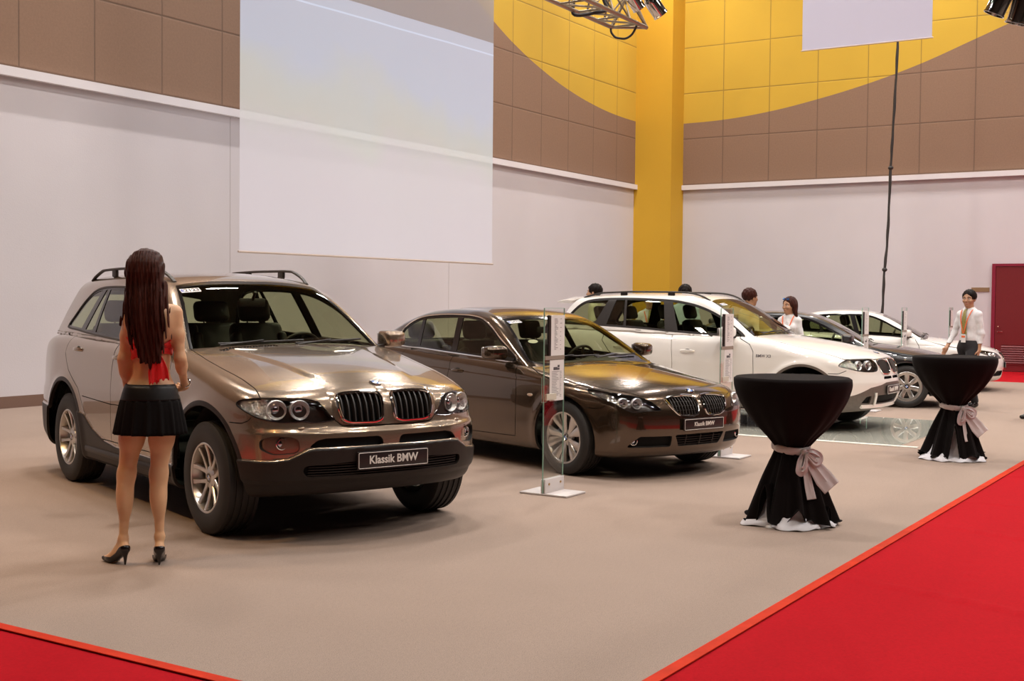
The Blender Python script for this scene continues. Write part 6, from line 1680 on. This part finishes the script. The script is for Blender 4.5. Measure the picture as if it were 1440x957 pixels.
# skirt: smooth yoke and gathered flounce
def ell_ring(n, ax, ay, z, fold=0, k=0, ph=0, cx=.004, cy=-.01):
    return [(cx + (ax + fold * (math.sin(k * q + ph) + .5 * math.sin(k * 1.9 * q + 1 + ph))) * math.cos(q), cy + (ay + fold * (math.sin(k * q + ph) + .5 * math.sin(k * 1.9 * q + 1 + ph))) * math.sin(q), z) for q in [2 * PI * i / n for i in range(n)]]
def rings(name, rs, mat, parent, solid=.003):
    n = len(rs[0]); vs = [p for r in rs for p in r]; mb = MB(); mb.smooth = True
    mb.add(vs, [(i * n + k, i * n + (k + 1) % n, (i + 1) * n + (k + 1) % n, (i + 1) * n + k) for i in range(len(rs) - 1) for k in range(n)])
    o = mb.build(name, mat, parent, angle=70); q_ = o.modifiers.new('cloth', 'SOLIDIFY'); q_.thickness = solid; return o
NS = 180
rings('skirt_yoke', [ell_ring(NS, .140, .112, 1.058), ell_ring(NS, .150, .124, 1.035), ell_ring(NS, .160, .136, 1.005), ell_ring(NS, .168, .144, .975), ell_ring(NS, .170, .146, .968)], M['yoke'], wo)
rings('skirt_flounce', [ell_ring(NS, .166 + .040 * t ** .8, .142 + .030 * t ** .8, .975 - .205 * t + .0 * t, .0015 + .0075 * t, 17, .4 * t) for t in np.linspace(0, 1, 12)], M['skirt'], wo)
# heels
for (hl, bl, toe) in (((-.142, -.020, .098), (-.235, .06, .030), (-.285, .085, .022)), ((.058, -.018, .098), (.020, .115, .030), (.000, .165, .022))):
    hl, bl, toe = map(np.array, (hl, bl, toe)); d = (toe - hl); d[2] = 0; d /= np.linalg.norm(d)
    def shoe(P, hl=hl, bl=bl, toe=toe, d=d):
        s_ = smn(rcone(P, hl, bl, .031, .034), rcone(P, bl, toe + d * .012, .034, .017), .025); q = s_ - .001
        cutz = np.interp((P - hl) @ d, [-.04, .0, .05, .10, .16, .2], [.150, .128, .070, .040, .034, .03]) ; q = -smn(-q, (P[:, 2] - cutz), .006) * 1.0 if False else np.maximum(q, P[:, 2] - cutz)
        q = np.maximum(q, -(P[:, 2] - np.interp((P - hl) @ d, [-.04, .01, .06, .11, .2], [.062, .055, .022, .004, .004])))
        q = smn(q, rcone(P, hl + np.array((0, 0, -.030)) - d * .006, hl - d * .004 + np.array((0, 0, -.088)), .014, .0055), .012); q = np.maximum(q, .002 - P[:, 2]); return q
    grow('shoe', shoe, tuple(np.minimum(hl, toe) - .06), tuple(np.maximum(hl, toe) + .06), .004, M['shoe'], wo)
mb = MB(); mb.smooth = True; mb.tube([Vector((-.152 + .026 * math.cos(a), .068 + .024 * math.sin(a), 1.005 + .006 * math.sin(a))) for a in np.linspace(0, 2 * PI, 25)[:-1]], .006, 8, closed=True); mb.build('bracelet', M['chrome'], wo)
mb = MB(); mb.smooth = True; mb.tube([Vector((.170 + .025 * math.cos(a), .128 + .006 * math.cos(a), 1.055 + .024 * math.sin(a))) for a in np.linspace(0, 2 * PI, 25)[:-1]], .005, 8, closed=True); mb.build('bracelet', M['chrome'], wo)
# ---------------------------------------------------------------- clothed figures, local +x = facing
def figure(loc, yaw, H, label, top, legs, hair='short', female=False, arm=((.0, .25, .02), (.0, .25, .02)), stride=.0, head_yaw=0., lanyard=False, tie=False, glasses=False, skin='skin_tan', h=.011, group=None, hairmat='hair_black', belt=True):
    root = empty('person', loc, yaw); tag(root, label, 'person', group); k = H / 1.72; S = lambda *p: tuple(np.array(p) * k)
    HC_ = S(.02, 0, 1.60); Wd = .90 if female else 1.0
    def arms_pts(e):
        dx, dz, out_ = arm[0 if e < 0 else 1]
        sh = np.array(S(0, e * .150 * Wd, 1.372)); el = sh + np.array(S(-.02 + dx * .4, e * (.035 + out_), -.27)); wr = el + np.array(S(.06 + dx, e * (out_ * .5 - .01), -dz)); return sh, el, wr
    def bare(P):
        q, g, A = head_sdf(P, HC_, head_yaw, k * 1.06); q = smn(q, rcone(P, S(0, 0, 1.53), S(-.01, 0, 1.41), .050 * k, .056 * k), .03)
        for e in (-1, 1):
            sh, el, wr = arms_pts(e); m_ = el + (wr - el) * .6; a = smn(rcone(P, sh, el, .040 * k, .032 * k), rcone(P, el, wr, .032 * k, .025 * k), .02); d = wr - el
            a = smn(a, hand_sdf(P, wr, d / np.linalg.norm(d), (.3, -e * 1.0, 0), e, .35, k), .02); q = smn(q, a, .02)
        q = smn(q, rcone(P, S(0, -.12 * Wd, 1.40), S(0, .12 * Wd, 1.40), .045 * k, .045 * k), .03); q = smn(q, ellip(P, S(0, 0, 1.20), (.080 * k, .115 * k, .30 * k)), .05); q = smn(q, ellip(P, S(0, 0, .93), (.09 * k, .125 * k, .12 * k)), .05)
        for e in (-1, 1):
            hp = np.array(S(0, e * .085, .88)); kn = np.array(S(e * stride * .45 + .02, e * .09, .50)); an = np.array(S(e * stride * .9, e * .095, .085)); q = smn(q, smn(rcone(P, hp, kn, .070 * k, .048 * k), rcone(P, kn, an, .048 * k, .034 * k), .03), .02)
        return q
    grow('body', bare, tuple(np.array((-.35, -.42, .04)) * k), tuple(np.array((.45, .42, 1.80)) * k), h * .8, M[skin], root)
    _, g, _ = head_sdf(np.zeros((1, 3)), HC_, head_yaw, k * 1.06); face_parts(root, g, 0, k * 1.06)
    def shirt(P):
        t = ellip(P, S(0, 0, 1.27), (.108 * k, .152 * k * Wd, .22 * k)); t = smn(t, np.minimum(rcone(P, S(-.005, -.03, 1.435), S(-.005, -.135 * Wd, 1.378), .045 * k, .050 * k), rcone(P, S(-.005, .03, 1.435), S(-.005, .135 * Wd, 1.378), .045 * k, .050 * k)), .06)
        t = smn(t, ellip(P, S(0, 0, 1.03), (.105 * k, (.142 if not female else .128) * k, .13 * k)), .09)
        if female:
            for e in (-1, 1): t = smn(t, ellip(P, S(.085, e * .07, 1.27), (.05 * k, .058 * k, .06 * k)), .04)
        for e in (-1, 1):
            sh, el, wr = arms_pts(e); a = rcone(P, sh, el, .053 * k * Wd, .044 * k * Wd); a = smn(a, rcone(P, el, el + (wr - el) * .93, .043 * k * Wd, .033 * k * Wd), .03); a += .0012 * np.sin(P[:, 2] * 70 + P[:, 0] * 40); t = smn(t, a, .04)
        t = smn(t, rcone(P, S(.0, 0, 1.49), S(-.005, 0, 1.44), .060 * k, .072 * k), .03)
        t += .002 * np.sin(P[:, 2] * 38 + P[:, 1] * 30) ; x = P[:, 0]
        t = np.maximum(t, (.955 * k - P[:, 2])); t = np.maximum(t, P[:, 2] - (1.485 - .35 * np.clip(x, 0, .1)) * k); return t
    grow('shirt', shirt, tuple(np.array((-.35, -.42, .72)) * k), tuple(np.array((.45, .42, 1.56)) * k), h, M[top], root)
    def trou(P):
        t = ellip(P, S(0, 0, .94), (.122 * k, .160 * k, .13 * k))
        for e in (-1, 1):
            hp = np.array(S(0, e * .085, .88)); kn = np.array(S(e * stride * .45 + .02, e * .09, .50)); an = np.array(S(e * stride * .9 - .0, e * .095, .10))
            l = smn(rcone(P, hp, kn, .098 * k, .070 * k), rcone(P, kn, an, .070 * k, .056 * k), .04); t = smn(t, l, .03)
        t = np.maximum(t, P[:, 2] - 1.0 * k); t = np.maximum(t, .075 * k - P[:, 2]); return t
    grow('trousers', trou, tuple(np.array((-.45, -.30, .04)) * k), tuple(np.array((.45, .30, 1.06)) * k), h, M[legs], root)
    for e in (-1, 1):
        an = np.array(S(e * stride * .9, e * .095, .06))
        def sho(P, an=an):
            q = smn(rcone(P, an + np.array((-.035, 0, -.018)) * k, an + np.array((.12, 0, -.022)) * k, .036 * k, .038 * k), rcone(P, an + np.array((.11, 0, -.024)) * k, an + np.array((.185, 0, -.030)) * k, .038 * k, .026 * k), .03)
            q = smn(q, rcone(P, an, an + np.array((0, 0, .045)), .040 * k, .040 * k), .03); q = np.maximum(q, .004 - P[:, 2]); return np.maximum(q, P[:, 2] - .125 * k)
        grow('shoe', sho, tuple(an + np.array((-.12, -.08, -.09))), tuple(an + np.array((.28, .08, .09))), h * .7, M['shoe'], root)
    def hr(P):
        cy, sy = math.cos(head_yaw), math.sin(head_yaw); A = np.stack([np.array([cy, sy, 0]), np.array([sy, -cy, 0]), np.array([0, 0, 1.])], 1); c = np.array(HC_)
        cap = ellip(P, c + np.array((-.020 * cy, -.020 * sy, .040)) * k, np.array((.114, .097, .104)) * k, A)
        fc = ellip(P, c + np.array((cy * .112, sy * .112, -.040)) * k, np.array((.088, .086, .114)) * k, A); cap = -smn(-cap, fc, .012); cap = np.maximum(cap, (c[2] - .055 * k) - P[:, 2]) if hair == 'short' else cap
        st = .003 * np.sin(P[:, 0] * 130 + P[:, 2] * 30) + .002 * np.sin(P[:, 1] * 170 + P[:, 2] * 40)
        if hair == 'long':
            for (o, e_, rr) in (((-.07, 0, -.02), (-.12, 0, -.30), .075), ((-.03, .075, -.0), (-.05, .115, -.26), .040), ((-.03, -.075, -.0), (-.05, -.115, -.26), .040)):
                R2 = lambda v: np.array((v[0] * cy - v[1] * sy, v[0] * sy + v[1] * cy, v[2])); cap = smn(cap, rcone(P, c + R2(o) * k, c + R2(e_) * k, rr * k, rr * .5 * k), .04)
        return cap + st
    grow('hair', hr, tuple((np.array(HC_) + np.array((-.26, -.26, -.42)))), tuple((np.array(HC_) + np.array((.2, .26, .2)))), h * .7, M[hairmat], root)
    if glasses:
        for e in (-1, 1):
            mb = MB(); mb.smooth = True; mb.sphere(g(.070, e * .036, .095), .026 * k, 14, 8, (.5, 1, .6)); mb.build('sunglasses', M['lens_blue'], root)
    if tie:
        mb = MB(); pts = [(.075, 1.455), (.112, 1.42), (.128, 1.33), (.128, 1.22), (.120, 1.10), (.122, 1.02)]; ws = [.020, .022, .032, .040, .046, .004]
        vs = []
        for (x, z), w_ in zip(pts, ws): vs += [(x * k, -w_ * k, z * k), ((x + .012) * k, 0, z * k), (x * k, w_ * k, z * k), ((x - .008) * k, 0, z * k)]
        mb.smooth = False; mb.add(vs, [(i * 4 + a, i * 4 + (a + 1) % 4, (i + 1) * 4 + (a + 1) % 4, (i + 1) * 4 + a) for i in range(5) for a in range(4)]); mb.build('tie', M['tie'], root)
    if lanyard:
        for e in (-1, 1):
            mb = MB(); P2 = catmull([S(-.03, e * .075, 1.47), S(.06, e * .085, 1.435), S(.118, e * .062, 1.33), S(.134, e * .030, 1.20), S(.136, e * .006, 1.10)], 5, closed=False)
            mb.ribbon([Vector(p) for p in P2], lambda i: [Vector((.004, -.008, 0)), Vector((.004, .008, 0)), Vector((-.004, .008, 0)), Vector((-.004, -.008, 0))]); mb.build('lanyard', M['lanyard'], root)
        mb = MB(); mb.box(.132 * k, .137 * k, -.038 * k, .038 * k, .97 * k, 1.09 * k); mb.build('id_badge', M['paper'], root)
        mb = MB(); mb.box(.137 * k, .139 * k, -.030 * k, .030 * k, 1.04 * k, 1.07 * k); mb.build('badge_print', M['lanyard'], root)
    return root
mp = pix(1362, 575, 18.0)
figure((mp.x, 18.0, 0), math.radians(-146), 1.74, 'standing man in white shirt, olive tie and orange lanyard behind the farther table', 'shirt_white', 'trousers', lanyard=True, tie=True, stride=.33, head_yaw=math.radians(14), arm=((.10, .22, .05), (-.02, .24, .0)))
figure((3.93, 17.3, 0), math.radians(-125), 1.61, 'woman in white blouse with sunglasses on her long dark hair behind the white suv bonnet', 'shirt_white', 'trousers', hair='long', female=True, glasses=True, lanyard=True, head_yaw=math.radians(-22), hairmat='hair')
figure((3.44, 17.75, 0), math.radians(25), 1.73, 'brown-haired person in cream shirt facing right, seen over the white suv windscreen', 'shirt_cream', 'trousers', head_yaw=0, hairmat='hair', h=.014)
figure((2.60, 18.4, 0), math.radians(75), 1.785, 'dark-haired person in pale blue shirt seen through the white suv front window', 'shirt_blue', 'trousers', h=.014)
figure((2.11, 18.75, 0), math.radians(-95), 1.66, 'person in white shirt with tie and lanyard seen through the white suv rear side window', 'shirt_white', 'trousers', lanyard=True, tie=True, h=.014)
figure((1.33, 19.6, 0), math.radians(160), 1.80, 'dark-haired person in cream shirt standing behind the white suv tailgate', 'shirt_cream', 'trousers', h=.014)

q_ = pix(1462, 560, 16.35); figure((q_.x, 16.35, 0), PI, 1.72, 'person just beyond the right edge, only a dark shoe tip showing', 'shirt_blue', 'trousers', h=.016)
q_ = pix(1459, 500, 26.9); figure((q_.x, 26.9, 0), PI, 1.70, 'person at the right edge before the red door, only a shoe tip showing', 'shirt_cream', 'trousers', h=.018)
# ------------------------------------------------------------------ light of the hall
w = bpy.data.worlds.new('hall air'); SC.world = w; w.use_nodes = True
w.node_tree.nodes['Background'].inputs[0].default_value = (1.0, .86, .72, 1); w.node_tree.nodes['Background'].inputs[1].default_value = .0
lamp_mat = pbr('lit ceiling lamp', (1, .9, .75), .4, emit=((1.0, .86, .66), 55))
def area(name, loc, target, sx, sy, power, col=(1, .86, .68), spread=180):
    l = bpy.data.lights.new(name, 'AREA'); l.shape = 'RECTANGLE'; l.size = sx; l.size_y = sy; l.energy = power; l.color = col; l.spread = math.radians(spread)
    o = bpy.data.objects.new(name, l); COL.objects.link(o); o.location = loc
    o.rotation_euler = (Vector(target) - Vector(loc)).to_track_quat('-Z', 'Y').to_euler(); return o
# rows of ceiling luminaires over the hall
k = 0
lum = None
for iu, u_ in enumerate(np.arange(2, 29, 6.3)):
    for iv, v_ in enumerate(np.arange(-9.5, 14, 5.6)):
        p = uv(float(u_), float(v_), HC - .35)
        if lum is None:
            lum = empty('ceiling_lamp', p, TH); lum['label'] = 'long hall ceiling lamp with glowing tube'; lum['category'] = 'ceiling lamp'; lum['group'] = 'ceiling lamps of the hall'
            mb = MB(); mb.bbox((0, 0, .06), (1.5, .34, .12), .02); mb.build('housing', M['stand_metal'], lum)
            mb = MB(); mb.smooth = True; mb.box(-.70, .70, -.10, .10, -.015, -.002); mb.build('tube', lamp_mat, lum)
            mb = MB(); mb.tube([(-.5, 0, .12), (-.5, 0, .34)], .006, 6); mb.tube([(.5, 0, .12), (.5, 0, .34)], .006, 6); mb.build('hanger', M['alloy_dark'], lum)
        else:
            c = copy_tree(lum); c.location = p
        l = area('ceiling_light', p - Vector((0, 0, .04)), p - Vector((0, 0, 5)), 1.4, .2, 250 * (.40 if u_ < 5 else 1.0), (1.0, .96, .94), 150); l.rotation_euler = (0, 0, TH)
# stage spots from the truss over the cars
for (x, y, tx, ty, e_) in ((-2.5, 4.5, -1.2, 8.2, 80), (1.0, 7.0, 1.0, 10.8, 130), (4.8, 10.5, 3.6, 15, 160), (-4.6, 6.2, -4.0, 8.0, 380), (-3.6, 9.0, -3.0, 11.4, 240)):
    l = bpy.data.lights.new('truss_spot', 'SPOT'); l.energy = e_; l.color = (1, .60, .25); l.spot_size = math.radians(62); l.spot_blend = .7; l.shadow_soft_size = .10
    o = bpy.data.objects.new('truss_spot', l); COL.objects.link(o); o.location = (x, y, 5.6); o.rotation_euler = (Vector((tx, ty, .3)) - Vector((x, y, 5.6))).to_track_quat('-Z', 'Y').to_euler()
SC.view_settings.view_transform = 'Standard'; SC.view_settings.look = 'None'; SC.view_settings.gamma = 1; SC.view_settings.use_curve_mapping = False
SC.view_settings.exposure = .0
SC.cycles.max_bounces = 8; SC.cycles.transparent_max_bounces = 24; SC.cycles.diffuse_bounces = 4; SC.cycles.sample_clamp_indirect = 8; SC.cycles.caustics_reflective = False; SC.cycles.caustics_refractive = False
